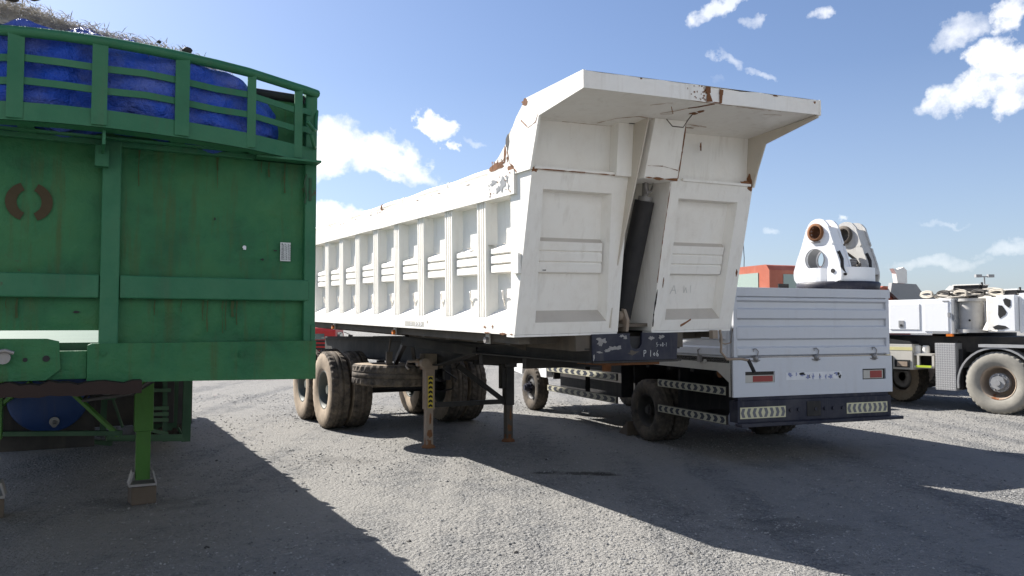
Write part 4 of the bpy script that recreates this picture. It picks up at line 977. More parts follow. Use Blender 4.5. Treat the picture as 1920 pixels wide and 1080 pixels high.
# matted mass under the loose stalks
NM = 70
vs = []
for i in range(NM+1):
    u = lerp(.50,2.25,i/NM)
    for k in range(13):
        yy = lerp(-.34,min(.27,fat(u)-.09),k/12); z = topz(u)-.035+(.06*max(0,1-((yy)/.36)**2))*min(1,(u-.4)/.3)+.012*sin(u*40+k)+.01*sin(u*23-k*2.1) + .05*max(0,min(1,(u-1.35)/.3))
        if k in (0,12): z -= .10
        if k in (1,11): z -= .025
        vs.append((-u,-yy,z))
st.add(vs, [(i*13+k,i*13+k+1,(i+1)*13+k+1,(i+1)*13+k) for i in range(NM) for k in range(12)], 0, True)
tag(place(st.build('straw', M['straw'])), 'dry pale straw matted over the blue tarpaulin', None, kind='stuff')
for (u, yy, z, r, lb_) in ((.83,.30,3.125,.028,'small dark dirt clod at the right end of the straw'),(.98,.3,3.15,.013,'tiny dirt clod beside the larger one on the straw'),(1.60,.30,3.30,.05,'biggest dark dirt clod on top of the straw at the left'),(1.70,.28,3.28,.05,'dark dirt clod leftmost on the straw heap')):
    q = MB(); q.lathe([(-r*.7,.001),(-r*.4,r*.8),(0,r),(r*.5,r*.75),(r*.8,.001)], (0,0,0), 'z', 10, rfun=lambda k, j, r_: r_*(1+.15*sin(k*2.3+j)))
    o = q.build('dirt_clod', M['dark']); o.location = G0+lat*(-u)+bk*(-yy)+Vector((0,0,z)); tag(o, lb_, 'clod', 'dirt clods on the straw')

# ------------------------------------------------------------------ white dropside truck (tail towards the camera)
TY = R(21); tl, tb_ = ldir(TY); T0 = Vector((2.44, 8.9, 0)); TW = 2.30
TK = thing('dropside_truck', 'white dropside lorry seen from its tail with chevron side guards and a navy rear bumper', 'truck', T0+tl*TW/2, TY)
TO = (-TW/2, 0, 0)
tf = lambda u, w, q: Vector((u, -q, w))         # tail map
BL = 5.3                                         # bed length
mb = MB()
Z1, Z2, Z3 = .74, 1.176, 1.965
def tl_(w): return .0+.02*(w-Z2)
def lrib(mb, fn, u0, u1, z0, z1, q, e=.03):
    mb.add([fn(u0,z0,0),fn(u1,z0,0),fn(u1-e,z0+.02,q),fn(u0+e,z0+.02,q)], [(0,1,2,3)]); mb.add([fn(u0+e,z0+.02,q),fn(u1-e,z0+.02,q),fn(u1-e,z1-.02,q),fn(u0+e,z1-.02,q)], [(0,1,2,3)])
    mb.add([fn(u0+e,z1-.02,q),fn(u1-e,z1-.02,q),fn(u1,z1,0),fn(u0,z1,0)], [(0,1,2,3)]); mb.add([fn(u0,z0,0),fn(u0+e,z0+.02,q),fn(u0+e,z1-.02,q),fn(u0,z1,0)], [(0,1,2,3)]); mb.add([fn(u1-e,z0+.02,q),fn(u1,z0,0),fn(u1,z1,0),fn(u1-e,z1-.02,q)], [(0,1,2,3)])
# gate: recessed bands between proud ribs
tw = lambda u, w, q: Vector((lerp(.02,TW-.02,u), .015-q, w))
mb.box(.02,TW-.02,.02,.05,Z2+.006,Z3-.09)
mb.box(.0,TW,-.012,.055,Z3-.10,Z3)
for (a, b) in ((1.185,1.30),(1.37,1.535),(1.60,1.735),(1.80,1.868)):
    lrib(mb, lambda u, w, q: Vector((u, .02-q, w)), .03, TW-.03, a, b, .035)
mb.box(.02,.07,-.010,.05,Z2+.006,Z3-.10); mb.box(TW-.07,TW-.02,-.010,.05,Z2+.006,Z3-.10)
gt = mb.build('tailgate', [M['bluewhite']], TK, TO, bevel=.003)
for u in (.30,1.15,2.02):
    q = MB(); q.box(u-.03,u+.03,-.022,.0,Z2-.045,Z2+.015); q.tube([(u+.02,-.03,Z2+.01),(u+.03,-.035,Z2+.07),(u+.0,-.03,Z2+.10),(u-.035,-.028,Z2+.095),(u-.03,-.028,Z2+.07)], .006, 6); q.lathe([(-.03,.001),(-.03,.02),(0,.03),(.03,.02),(.03,.001)], (u,-.03,Z2-.01), 'z', 10)
    q.tube([(u-.06,-.02,Z2-.03),(u,-.035,Z2-.045),(u+.06,-.02,Z2-.03)], .007, 6)
    q.build('latch', M['silver'], TK, TO)
mb = MB()                                      # valance with lamp openings
LZ0, LZ1 = .895, 1.02
def vpanel(x0, x1, z0, z1): mb.box(x0,x1,-.02,.01,z0,z1)
vpanel(0,TW,Z1,LZ0); vpanel(0,TW,LZ1,Z2-.004)
vpanel(0,.16,LZ0,LZ1); vpanel(.56,1.84,LZ0,LZ1); vpanel(2.20,TW,LZ0,LZ1)
mb.box(0,TW,.012,.03,Z1,Z2-.004,1)
for (x0,x1) in ((.16,.56),(1.84,2.20)): mb.box(x0,x1,.0,.006,LZ0,LZ1,1)
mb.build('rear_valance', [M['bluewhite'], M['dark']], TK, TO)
for (x0,x1,z0,z1) in ((.165,.555,LZ0+.003,LZ0+.085),(1.86,2.16,LZ0+.01,LZ1-.015)):
    q = MB(); q.box(x0,x1,-.014,.0,z0,z1,0); q.box(x0+.10,x1-.02,-.018,-.01,z0+.008,z1-.008,1); q.build('tail_lamp', [M['beige'], M['redlens']], TK, TO)
q = MB(); sf = lambda u, w, q_: Vector((u, -.021-q_, w))
rr = random.Random(5)
q.add([sf(.72,.915,.001),sf(1.52,.915,.001),sf(1.52,1.0,.001),sf(.72,1.0,.001)], [(0,1,2,3)], 0)
for (u,w,a,b_) in ((.95,.98,.04,.015),(1.04,.945,.018,.025),(1.20,.95,.008,.04),(1.46,.975,.04,.02),(1.49,.94,.02,.02)): blotch(q, sf, u, w, a, b_, 1, jag=.5, q=.003)
for k in range(9): blotch(q, sf, .77+.085*k+rr.uniform(-.01,.01), rr.uniform(.935,.98), rr.uniform(.012,.03), rr.uniform(.01,.03), 2, jag=.6, q=.0035)
q.build('torn_sticker', [M['sticker'], M['ink'], M['bluepen']], TK, TO)
# rear bumper
mb = MB(); mb.box(.03,TW-.06,-.05,.10,.46,.70); mb.box(.0,TW+.02,-.16,-.04,.425,.46); mb.box(.05,TW-.08,-.03,.05,.70,.735)
for x in (.75,.86,1.10,1.24,1.36,1.5): mb.cyl((x,-.05,.58),(x,-.065,.58),.02,10)
mb.box(.98,1.18,-.058,-.05,.50,.67,1)
mb.build('rear_bumper', [M['navy'], M['dark']], TK, TO, bevel=.006)
for x0 in (.06,1.56):
    q = MB(); chevrons(q, (x0,-.053,.505), (1,0,0), (0,0,1), .62, .125, 8, 0, 1); 
    q.build('chevron_plate', [M['platecream'], M['chevgrey']], TK, TO)
# bed sides
for x, s_ in ((0,-1),(TW,1)):
    mb = MB(); f2 = (lambda u, w, q: Vector((-q, u, w))) if s_ < 0 else (lambda u, w, q: Vector((TW+q, u, w)))
    mb.box(min(x,x-s_*.04),max(x,x-s_*.04),.06,BL,Z2+.004,Z3)
    for (a, b) in ((1.185,1.30),(1.37,1.535),(1.60,1.735),(1.80,1.93)): lrib(mb, f2, .10, BL-.05, a, b, .02)
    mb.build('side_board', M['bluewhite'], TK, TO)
    mb = MB(); mb.prism([(.0,Z1),(.06,Z1),(.06,.90),(.28,1.02),(BL,1.05),(BL,Z2),(0,Z2)], 'x', min(x,x-s_*.03), max(x,x-s_*.03)); 
    for k in range(5): mb.cyl((x,.5+k*1.1,1.12),(x+s_*.02,.5+k*1.1,1.12),.022,10)
    mb.build('side_skirt', M['beige'], TK, TO)
    for k in range(4):
        q = MB(); y = .6+k*1.25; q.box(min(x,x+s_*.03),max(x,x+s_*.03),y-.03,y+.03,Z2-.07,Z2+.01); q.tube([(x+s_*.03,y,Z2),(x+s_*.035,y+.01,Z2+.07),(x+s_*.03,y-.03,Z2+.09)], .006, 6); q.build('latch', M['silver'], TK, TO)
    q = MB(); q.cyl((x,.16,.98),(x+s_*.03,.16,.98),.045,16); q.build('side_lamp', M['brown'], TK, TO) if s_ > 0 else None
    # side guards: upper and lower chevron strips before and behind the wheel
    for (ya, yb) in ((.12,1.56),(2.68,5.12)):
        for z in (.80,.475):
            q = MB(); xg = x+s_*.0; q.box(min(xg,xg-s_*.03),max(xg,xg-s_*.03),ya,yb,z-.05,z+.05,2)
            if s_ < 0: chevrons(q, (xg-.003,yb,z-.045), (0,-1,0), (0,0,1), yb-ya, .09, 11, 0, 1)
            else: chevrons(q, (xg+.003,ya,z-.045), (0,1,0), (0,0,1), yb-ya, .09, 11, 0, 1)
            q.build('side_guard', [M['palestrip'], M['bluestrip'], M['dark']], TK, TO)
q = MB(); q.cyl((.06,.28,.99),(.03,.28,.99),.05,16); q.build('side_lamp', M['rust'], TK, TO)
mb = MB(); mb.box(0,TW,.05,BL,Z2-.06,Z2-.005); mb.box(0,TW,BL,BL+.06,Z2,Z3+.25); mb.build('bed_floor', M['dark'], TK, TO)
mb = MB(); mb.box(.70,.78,.1,7.3,.66,.92); mb.box(1.52,1.60,.1,7.3,.66,.92)
for k in range(10): mb.box(.05,TW-.05,.3+k*.52,.38+k*.52,.98,1.11)
mb.box(.12,.62,2.75,3.75,.50,1.0); mb.box(.14,.5,3.95,4.9,.46,.98); mb.box(.1,.14,2.6,5.1,.98,1.1); mb.box(1.7,2.2,3.0,4.9,.5,1.0); mb.box(.2,2.1,5.3,5.34,.6,1.1); mb.cyl((1.7,2.9,.62),(1.7,4.0,.62),.22,20); mb.box(.2,2.1,1.35,1.40,.45,1.0); mb.box(.2,2.1,2.50,2.54,.45,1.0)
mb.cyl((.25,1.93,.42),(2.05,1.93,.42),.09,16); mb.lathe([(-.18,.05),(-.1,.18),(.1,.18),(.18,.05)], (1.15,1.93,.42), 'x', 20)
mb.build('chassis', M['black'], TK, TO)
tw0 = wheel(TK, (0,0,0), .41, .21, -1, .215, mt='tyre', ms='tyre_dark', mr='dark', n=60)
for i, (x, y) in enumerate([(.13,1.93),(.37,1.93),(TW-.37,1.93),(TW-.13,1.93)]):
    w = tw0 if i == 0 else copy_wheel(tw0, (0,0,0), flip=i > 1); w.location = (x-TW/2, y, .41)
fw = wheel(TK, (0,0,0), .41, .21, -1, .215, mt='tyre', ms='tyre_dark', mr='black', rim='steer', n=60, hubm='navy')
fw.location = (.16-TW/2, 6.05, .41); fw2 = copy_wheel(fw, (TW-.16-TW/2, 6.05, .41), flip=True)
# cab
def cab(parent, off, x0, x1, y0, y1, zb, zt, body, glass, label=None):
    """boxy cab, front at y1"""
    mb = MB(); prof = [(y0,zb),(y0,zt-.12),(y0+.10,zt),(y1-.55,zt),(y1-.40,zt-.08),(y1-.08,lerp(zb,zt,.52)),(y1,lerp(zb,zt,.46)),(y1,zb+.05),(y1-.55,zb),(y1-.60,zb+.32),(y1-.78,zb+.48),(y1-1.10,zb+.48),(y1-1.28,zb+.32),(y1-1.33,zb)]
    mb.prism(prof, 'x', x0, x1); c = mb.build('cab', M[body], parent, off, bevel=.04, seg=3)
    zw0, zw1 = lerp(zb,zt,.55), zt-.16
    for x, s_ in ((x0,-1),(x1,1)):
        q = MB(); q.prism([(y0+.35,zw0),(y0+.35,zw1),(y1-.62,zw1),(y1-.34,zw0)], 'x', x+s_*.004, x+s_*.012); q.build('side_window', M[glass], c, off)
        q = MB(); q.tube([(x+s_*.02,y0+.30,zb+.1),(x+s_*.006,y0+.30,zw0-.05)], .004, 4); q.box(min(x,x+s_*.03),max(x,x+s_*.03),y0+.42,y0+.55,zw0-.16,zw0-.13); q.build('door_handle', M['black'], c, off)
        q = MB(); q.bar((x+s_*.02,y1-.35,zw1),(x+s_*.22,y1-.2,zw1-.1),.02,.02); q.box(min(x+s_*.15,x+s_*.3),max(x+s_*.15,x+s_*.3),y1-.24,y1-.2,zw0-.1,zw1-.1); q.build('mirror', M['black'], c, off)
    q = MB(); q.box(x0+.35,x1-.35,y0-.012,y0-.004,zw0+.02,zw1-.04); q.build('rear_window', M[glass], c, off)
    q = MB(); n_ = Vector((0,.32,.0)); q.add([(x0+.12,y1-.09+.012,lerp(zb,zt,.54)),(x1-.12,y1-.09+.012,lerp(zb,zt,.54)),(x1-.2,y1-.385+.012,zt-.10),(x0+.2,y1-.385+.012,zt-.10)], [(0,1,2,3)]); q.build('windscreen', M[glass], c, off)
    for x in (x0+.25,x1-.25): q = MB(); q.cyl((x,y1,zb+.3),(x,y1+.03,zb+.3),.09,16); q.build('headlight', M['sticker'], c, off)
    return c
cab(TK, TO, .12, TW-.12, 5.45, 7.15, .62, 2.25, 'wclean', 'glass')
# wedge behind the rear wheel
q = MB(); q.prism([(0,0),(.34,0),(.02,.20),(0,.20)], 'x', -.1, .1); o = q.build('wheel_chock', M['wood'], None, bevel=.006); p = T0+tl*.15+tb_*2.45; o.location = p; o.rotation_euler = (0,0,TY-.15)
tag(o, 'wooden wedge chock behind the rear wheel of the white lorry', 'wheel chock')
# crank handle hanging from white trailer's right corner / lock bar
mb = MB(); mb.box(2.20,2.27,-.05,.0,1.37,1.45); mb.tube([(2.31,-.04,1.45),(2.33,-.04,1.36),(2.31,-.05,1.24),(2.36,-.08,1.17),(2.52,-.12,1.17),(2.60,-.14,1.155)], .013, 8); mb.tube([(2.60,-.14,1.16),(2.66,-.16,1.04)], .020, 8, m=1)
mb.tube([(2.36,.0,1.45),(2.37,.02,1.33),(2.44,.02,1.31),(2.52,.02,1.32),(2.53,.0,1.46)], .008, 6)
mb.build('locking_handle', [M['tan'], M['black']], TR, OFF, xf=TILT)

# ------------------------------------------------------------------ crane turntable on the bed
TT = thing('crane_turntable', 'white twin-plate crane turntable with round holes standing on the dropside lorry bed', 'crane part', (0,0,0), 0)
ctr = Vector((4.30, 10.55, 0)); n_ = Vector((-.84,-.54,0)).normalized(); d_ = Vector((-n_.y, n_.x, 0)); d_ = Vector((.54,-.84,0))
TT.location = (ctr.x, ctr.y, Z2); TT.rotation_euler = (0,0,atan2(d_.y,d_.x))     # local x along plate width, local y = -normal... 
ZB = Z2
# local: x along d_, y perpendicular left of d_ = (-d.y,d.x)=(.84,.54) -> away from camera; plates at y=-a and +a
def circ(cx, cz, r, n, ph=0): return [(cx+r*cos(2*pi*k/n+ph), cz+r*sin(2*pi*k/n+ph)) for k in range(n)]
mb = MB(); mb.lathe([(.78,.001),(.78,.50),(.90,.52),(.92,.50),(.92,.001)], (0,0,0), 'z', 64); mb.cyl((0,0,0),(0,0,.8),.42,40)
for k in range(36): a = 2*pi*k/36; mb.cyl((.47*cos(a),.47*sin(a),.74),(.47*cos(a),.47*sin(a),.79),.016,6)
mb.build('slewing_ring', M['navy'], TT)
mb = MB(); mb.prism(circ(0,0,.455,40), 'z', .90, 1.10); mb.build('pedestal', M['wclean'], TT, bevel=.01)
HB = .915
def aframe(y0, holes=True):
    """plate outline in x,z as a ring around the upper hole plus the rest cut out"""
    n = 48
    half_b, top = .36, 1.72-.02
    cz1, r1 = 1.56, .085; cz2, r2 = 1.21, .138
    def outer_pt(a):       # ray from (0,cz) to outline for splitting
        return None
    # outline polygon
    out = [(-.34,HB),(.34,HB),(.36,1.02),(.33,1.16)] + [(0.02+.165*cos(t), cz1+.02+.155*sin(t)) for t in [R(v) for v in range(10,181,10)]] + [(-.30,1.22),(-.36,1.05)]
    return out, (0.0,cz1,r1), (-.02,cz2,r2)
def plate(mb, y0, y1, holes, m=0):
    out, h1, h2 = aframe(0)
    # resample two stacked regions split at zs
    def xr(z, side):
        pts = out; best = None
        n = len(pts)
        for i in range(n):
            (xa, za), (xb, zb_) = pts[i], pts[(i+1) % n]
            if (za-z)*(zb_-z) <= 0 and abs(za-zb_) > 1e-9:
                x = xa+(xb-xa)*(z-za)/(zb_-za)
                if side > 0 and (best is None or x > best): best = x
                if side < 0 and (best is None or x < best): best = x
        return best
    zs = 1.39
    def region(z0, z1, hole):
        cx, cz, r = hole; N_ = 48; o_, i_ = [], []
        top = z1 is None; zt_ = 1.735
        for k in range(N_):
            a = 2*pi*k/N_; dx, dz = cos(a), sin(a); t = 0.0
            # march to boundary
            t = r; 
            while t < 1.0:
                x, z = cx+dx*t, cz+dz*t
                if z < z0 or (z1 is not None and z > z1): break
                if z > zt_-.0005: break
                xl, xr_ = xr(min(z,zt_-.001),-1), xr(min(z,zt_-.001),1)
                if xl is None or x < xl or x > xr_: break
                t += .004
            o_.append((cx+dx*t, cz+dz*t)); i_.append((cx+r*dx, cz+r*dz))
        return o_, i_
    for z0, z1, h in ((zs-.003, None, h1), (HB, zs, h2)):
        o_, i_ = region(z0, z1, h); mb.ring(o_, i_, 'y', y0, y1, m)
for nm, ya, dirty in (('side_plate', -.43, 0), ('side_plate', .16, 1)):
    mb = MB(); plate(mb, ya, ya+.03, True); plate(mb, ya+.20, ya+.23, True)
    # web plates joining the pair along the sloping edges
    mb.bar((.355,ya+.115,1.02),(.15,ya+.115,1.62),.20,.02, up=(0,0,1)); mb.bar((-.345,ya+.115,1.05),(-.15,ya+.115,1.62),.20,.02)
    pl_ = mb.build(nm, [M['wclean'] if not dirty else M['wdirty'] if 'wdirty' in M else paint('grimy_white_paint', (.6,.59,.56), .5, .2, (.1,.09,.08), .8, rust=.35), M['dark']], TT, bevel=.0)
    q = MB(); q.lathe([(ya-.03,.085),(ya-.03,.115 if not dirty else .125),(ya+.26,.115),(ya+.26,.085),(ya-.03,.085)], (0,0,1.56), 'y', 36); q.build('pin_bush', M['rust'] if not dirty else M['brown'], pl_)
    q = MB(); q.lathe([(ya-.02,.139),(ya+.25,.139)], (-.02,0,1.21), 'y', 40); q.build('tube_liner', M['grey'], pl_)
    q = MB(); q.cyl((.24,ya-.01,1.05),(.24,ya+.0,1.05),.028,12); q.build('bolt', M['black'], pl_); q = MB(); q.box(-.06,.06,ya-.02,ya,1.425,1.445); q.build('keeper_bar', M['silver'], pl_); q = MB(); q.tube([(.30,ya+.03,1.3),(.33,ya+.06,1.2),(.36,ya+.02,1.1),(.35,ya+.1,1.0)], .02, 8); q.build('hose', M['black'], pl_)
mb = MB(); mb.cyl((.10,-.02,1.0),(.02,.02,1.42),.07,18); 
for k in range(7): z = 1.02+.03*k; mb.lathe([(0,.055),(.012,.068),(.024,.055)], (.20,.02,z), 'z', 16, m=1)
mb.tube([(.2,0,1.0),(.28,.08,1.12),(.2,.1,1.22),(.12,.05,1.3)], .018, 8); mb.tube([(.25,-.1,1.0),(.3,-.06,1.1),(.3,.05,1.15)], .016, 8)
mb.build('hydraulic_swivel', [M['brown'], M['silver']], TT)
mb = MB(); mb.box(-.56,-.30,-.5,-.42,.80,.84); mb.box(-.56,-.54,-.5,-.3,.80,.92); mb.build('loose_bracket', M['black'], TT)

# ------------------------------------------------------------------ crane truck on the right
CY = atan2(.6, .8)                      # rotation so local y (back) = (-.6,.8)
cl_, cb = ldir(CY); C0 = Vector((8.36, 13.84, 0))
CR = thing('crane_truck', 'white and grey mobile crane carrier with large dusty wheels and ropes on its deck', 'crane', C0+cl_*1.25, CY)
CO = (-1.25, 0, 0)                        # local x: 0 = near side face, +x away; y>0 = left/far
cw = wheel(CR, (0,0,0), .54, .30, -1, .29, mt='tyre_pale', ms='tyre_pale', mr='tan', rim='dual_out')
cw.location = (.15-1.25, 0, .54)
q = MB(); q.cyl((.02,0,0),(-.08,0,0),.165,24,sm=False); q.cyl((-.08,0,0),(-.14,0,0),.12,8,sm=False); q.cyl((-.14,0,0),(-.16,0,0),.05,16); [q.cyl((-.08,.142*cos(a_),.142*sin(a_)),(-.10,.142*cos(a_),.142*sin(a_)),.012,6) for a_ in [2*pi*k/12 for k in range(12)]]; q.build('hub_cap', M['grey'], cw)
for i, (x, y) in enumerate([(2.35,0),(.15,3.6),(2.35,3.6),(.15,-2.4),(2.35,-2.4)]): copy_wheel(cw, (x-1.25, y, .54), flip=x > 1)
mb = MB(); mb.box(.5,2.0,-3.5,4.6,.72,1.10); mb.box(.25,2.3,-2.9,4.2,1.05,1.33); mb.cyl((.2,0,.54),(2.3,0,.54),.1,14); mb.box(.35,.40,-.6,1.1,.6,1.2); mb.box(.2,2.2,.72,.80,.55,1.25)
mb.build('carrier_chassis', M['dark'], CR, CO)
mb = MB(); mb.cyl((1.25,.9,1.2),(1.25,.9,1.40),.7,30); mb.build('slewing_ring', M['black'], CR, CO)
def cpx(px, py, x=0):                   # photo pixel -> (y, z) on the plane at local x
    r = (px-960)/F; B = C0+cl_*x
    u = (B.x-B.y*r)/(.6+.8*r); Y = B.y+.8*u
    return u, CAMH+(608-py)/F*Y
# superstructure housing
yA, yB = cpx(1784,600)[0], 3.3
mb = MB(); mb.box(.0,.9,yA,yB,1.375,2.01); mb.box(.0,.02,yA-.05,yA,1.375,2.01,1)
hs = mb.build('engine_housing', [M['wclean'], M['grey']], CR, CO, bevel=.012)
for (a, b) in ((1668,1724),(1733,1778)):
    ya, yb = cpx(b,600)[0], cpx(a,600)[0]
    q = MB(); q.box(-.012,.0,ya,yb,1.45 if a < 1700 else 1.42,1.93 if a < 1700 else 1.94); dd = q.build('door', M['wclean'], hs, CO, bevel=.004)
    if a < 1700: q = MB(); yh = cpx(1690,600)[0]; q.box(-.022,-.012,yh-.05,yh+.05,1.49,1.62,0); q.box(-.028,-.02,yh-.02,yh+.02,1.51,1.55,1); q.build('latch', [M['grey'], M['black']], dd, CO)
q = MB(); ya, yb = cpx(1778,600)[0], cpx(1748,600)[0]; q.box(-.012,0,ya,yb,1.385,1.415); q.box(-.03,0,yA+.02,yA+.06,1.68,1.76); q.box(-.014,-.0,yA+.05,yA+.15,1.955,1.98); q.build('vent', M['grey'], hs, CO)
q = MB(); ya, yb = cpx(1785,600)[0], cpx(1773,600)[0]; q.box(-.01,.05,ya,yb,1.33,1.375); q.build('marker_lamp', M['amber'], hs, CO)
# winch drum post
ya, yb = cpx(1826,600)[0], cpx(1791,600)[0]
mb = MB(); yc = (ya+yb)/2; mb.cyl((.28,yc,1.45),(.28,yc,1.96),.20,30); mb.cyl((.28,yc,1.96),(.28,yc,2.01),.25,30); mb.cyl((.28,yc,1.40),(.28,yc,1.46),.25,30); mb.cyl((.075,yc-.05,1.62),(.07,yc-.05,1.62),.02,10,m=1)
mb.build('pivot_column', [M['wdirty2'] if 'wdirty2' in M else paint('sooty_white_paint', (.5,.49,.47), .6, .35, (.05,.045,.04), .85, rust=.2, rustcol=(.03,.025,.02)), M['ink']], CR, CO)
mb = MB(); y0, y1 = cpx(1855,600)[0], ya; mb.box(.45,.60,y0,y1,1.42,2.0); mb.cyl((.44,(y0+y1)/2,1.62),(.42,(y0+y1)/2,1.62),.10,20,m=1); mb.tube([(.40,y1-.05,1.95),(.35,y1-.12,1.8),(.38,y1-.1,1.6),(.40,y1-.2,1.45)], .03, 8, m=1)
mb.build('mast_bracket', [M['white'], M['grey']], CR, CO, bevel=.01)
# perforated plate box
y1, y0 = cpx(1868,600)[0], cpx(1903,600)[0]
mb = MB(); Z0_, Z1_ = 1.43, 2.05
mb.box(.0,.55,y0,y1,Z0_,Z1_)
pp = mb.build('counter_bracket', M['wclean'], CR, CO, bevel=.01)
def tri(px_list): return [cpx(*p) for p in px_list]
for T_ in ([(1872,572),(1879,573),(1887,585),(1885,590),(1874,597),(1871,590)], [(1881,562),(1886,559),(1895,562),(1895,573),(1891,577),(1884,571)], [(1860,613),(1870,609),(1884,611),(1890,615),(1878,618),(1865,618)]):
    q = MB(); q.prism(tri(T_), 'x', -.006, .0) ; q.build('lightening_hole', M['ink'], pp, CO)
mb = MB(); mb.add([(0.02,y1,Z1_),(.40,y1+.02,Z1_),(.40,y1+.12,Z1_-.05),(.05,y1+.25,Z0_+.02),(.02,y1,Z0_)], [(0,1,2,3,4)]); mb.box(.03,.5,y1,y1+.18,Z0_,Z1_-.03); mb.build('cast_knuckle', M['white'], CR, CO, bevel=.02)
# boom section further right
mb = MB(); mb.prism([(y0-.01,1.40),(y0-.01,2.08),(-3.4,2.30),(-3.4,1.55)], 'x', .15, .95); mb.build('boom', M['wclean'], CR, CO, bevel=.02)
# radiator boxes
for (a, b, t, bt_, xx) in ((1785,1832,536,553,.55),(1858,1903,545,556,.5)):
    y1_, y0_ = cpx(a,600,xx)[0], cpx(b,600,xx)[0]; zt_ = cpx(a,t,xx)[1]; zb_ = cpx(a,bt_+6,xx)[1]
    q = MB(); q.prism([(y0_,zb_),(y0_-.03,zt_),(y1_-.04,zt_),(y1_,zb_)], 'x', xx, xx+.4, 0); q.prism([(y1_-.04,zt_),(y1_,zb_),(y1_+.28,zb_),(y1_+.05,zt_+.005)], 'x', xx+.02, xx+.4, 1); q.box(xx-.02,xx+.42,y0_-.05,y1_-.02,zt_,zt_+.02,1)
    q.cyl((xx+.1,y0_-.05,zb_),(xx+.1,y0_-.05,zt_+.05),.02,8,m=0); q.build('radiator_box', [M['black'], M['white']], CR, CO)
# ropes and hoses
q = MB(); rr = random.Random(21)
ys_, ye_ = cpx(1905,560,.3)[0], cpx(1725,560,.3)[0]
for k in range(11):
    x = .12+.05*k; pts = []; a0 = rr.uniform(ys_,ye_-.6); a1 = rr.uniform(a0+.5, ye_)
    for j in range(13):
        t = j/12; pts.append((x+.05*sin(t*7+k), lerp(a0,a1,t), 2.03+.05*abs(sin(t*5+k*1.3))+.015*k*sin(t*pi)))
    q.tube(pts, rr.choice((.012,.016,.02)), 6, m=k % 2)
for k in range(5):
    cy_ = lerp(ys_+.25,ye_-.2,k/4); q.tube([(.15+.1*cos(a_)*.9, cy_+.16*cos(a_), 2.08+.055*sin(a_)+.004*a_) for a_ in [R(v) for v in range(0,720,30)]], .014, 6, m=k % 2)
q.build('rope_coil', [plain('pale_rope', (.38,.35,.30), .9), M['dark']], CR, CO)
# checker plate box
y1_, y0_ = cpx(1751,690,-.02)[0], cpx(1789,690,-.02)[0]; zt_ = cpx(1751,643,-.02)[1]; zb_ = cpx(1770,731,-.02)[1]
def checker():
    m, t, b = newmat('checker_plate'); tc = N(t, 'ShaderNodeTexCoord'); mp = N(t, 'ShaderNodeMapping'); mp.inputs['Rotation'].default_value = (R(45),0,0); t.links.new(tc.outputs['Object'], mp.inputs[0])
    w_ = N(t, 'ShaderNodeTexChecker', inp={'Scale': 34.0}); t.links.new(mp.outputs[0], w_.inputs[0])
    b.inputs['Base Color'].default_value = (.36,.36,.36,1); b.inputs['Roughness'].default_value = .5; b.inputs['Metallic'].default_value = .4
    t.links.new(mix(t, w_.outputs[1], (.30,.30,.30), (.42,.42,.42)), b.inputs['Base Color'])
    bm = N(t, 'ShaderNodeBump', inp={'Strength': .6, 'Distance': .006}); t.links.new(w_.outputs[1], bm.inputs['Height']); t.links.new(bm.outputs[0], b.inputs['Normal']); return m
q = MB(); q.box(-.02,.30,y0_,y1_,zb_,zt_); q.build('tool_box', checker(), CR, CO, bevel=.004)
q = MB(); q.box(.1,.5,.60,y0_,zb_+.02,1.1); q.build('mud_shield', M['black'], CR, CO)
# fender over the wheel
q = MB(); arc = [(.66*cos(R(a)), .50+.66*sin(R(a))) for a in range(-8, 172, 10)]
arc = [(-p[0], p[1]) if 0 else p for p in arc]
for i in range(len(arc)-1):
    (ya_,za_),(yb_,zb2) = arc[i], arc[i+1]
    q.add([(-.02,ya_,za_),(.38,ya_,za_),(.38,yb_,zb2),(-.02,yb_,zb2)], [(0,1,2,3)]); q.add([(-.02,ya_,za_),(-.02,yb_,zb2),(-.02,yb_*.95,.5+(zb2-.5)*.95),(-.02,ya_*.95,.5+(za_-.5)*.95)], [(0,1,2,3)])
q.build('fender', M['grey'], CR, CO)
q = MB(); q.box(-.03,.5,-1.8,.28,1.15,1.20); q.box(-.03,.5,-1.8,-.62,.9,1.15,1); q.build('deck_plate', [M['alu'], M['dark']], CR, CO)
# rear outrigger box with lamp, canisters, ladder frame
ya_, yb_ = cpx(1709,690)[0], cpx(1640,690)[0]
q = MB(); q.box(.0,1.9,ya_,yb_+.6,.70,1.18); q.prism([(ya_-.01,1.18),(yb_,1.18),(yb_,1.30),(ya_+.05,1.23)], 'x', .0, 1.9, 1); ob = q.build('outrigger_box', [M['beige'], M['black']], CR, CO, bevel=.01)
q = MB(); q.box(-.004,.0,ya_,yb_+.2,1.06,1.12,0); q.box(-.004,.0,yb_-.28,yb_-.15,.92,1.03,1); q.build('warning_band', [plain('pale_yellow', (.55,.50,.25), .6), M['yellow']], ob, CO)
q = MB(); a, b = cpx(1704,690)[0], cpx(1676,690)[0]; q.box(-.02,.0,a,b,.74,.88,0); q.box(-.026,-.018,a+.04,b-.05,.76,.85,1); q.build('lamp', [M['ink'], M['tan']], ob, CO)
q = MB(); a, b = cpx(1748,690)[0], cpx(1710,690)[0]
q.box(.02,.4,a,b,.97,1.01); q.box(.02,.4,a,b,.74,.78); q.box(.02,.05,a,a+.04,.74,1.0); q.box(.02,.05,b-.1,b-.06,.74,1.0); q.box(.3,.4,a,b,.78,.97,1); q.box(.015,.02,b-.32,b-.04,.75,.79,2)
q.build('step_frame', [M['beige'], M['black'], M['limeglow'] if 'limeglow' in M else plain('lime_reflector', (.45,.55,.05), .5)], CR, CO)
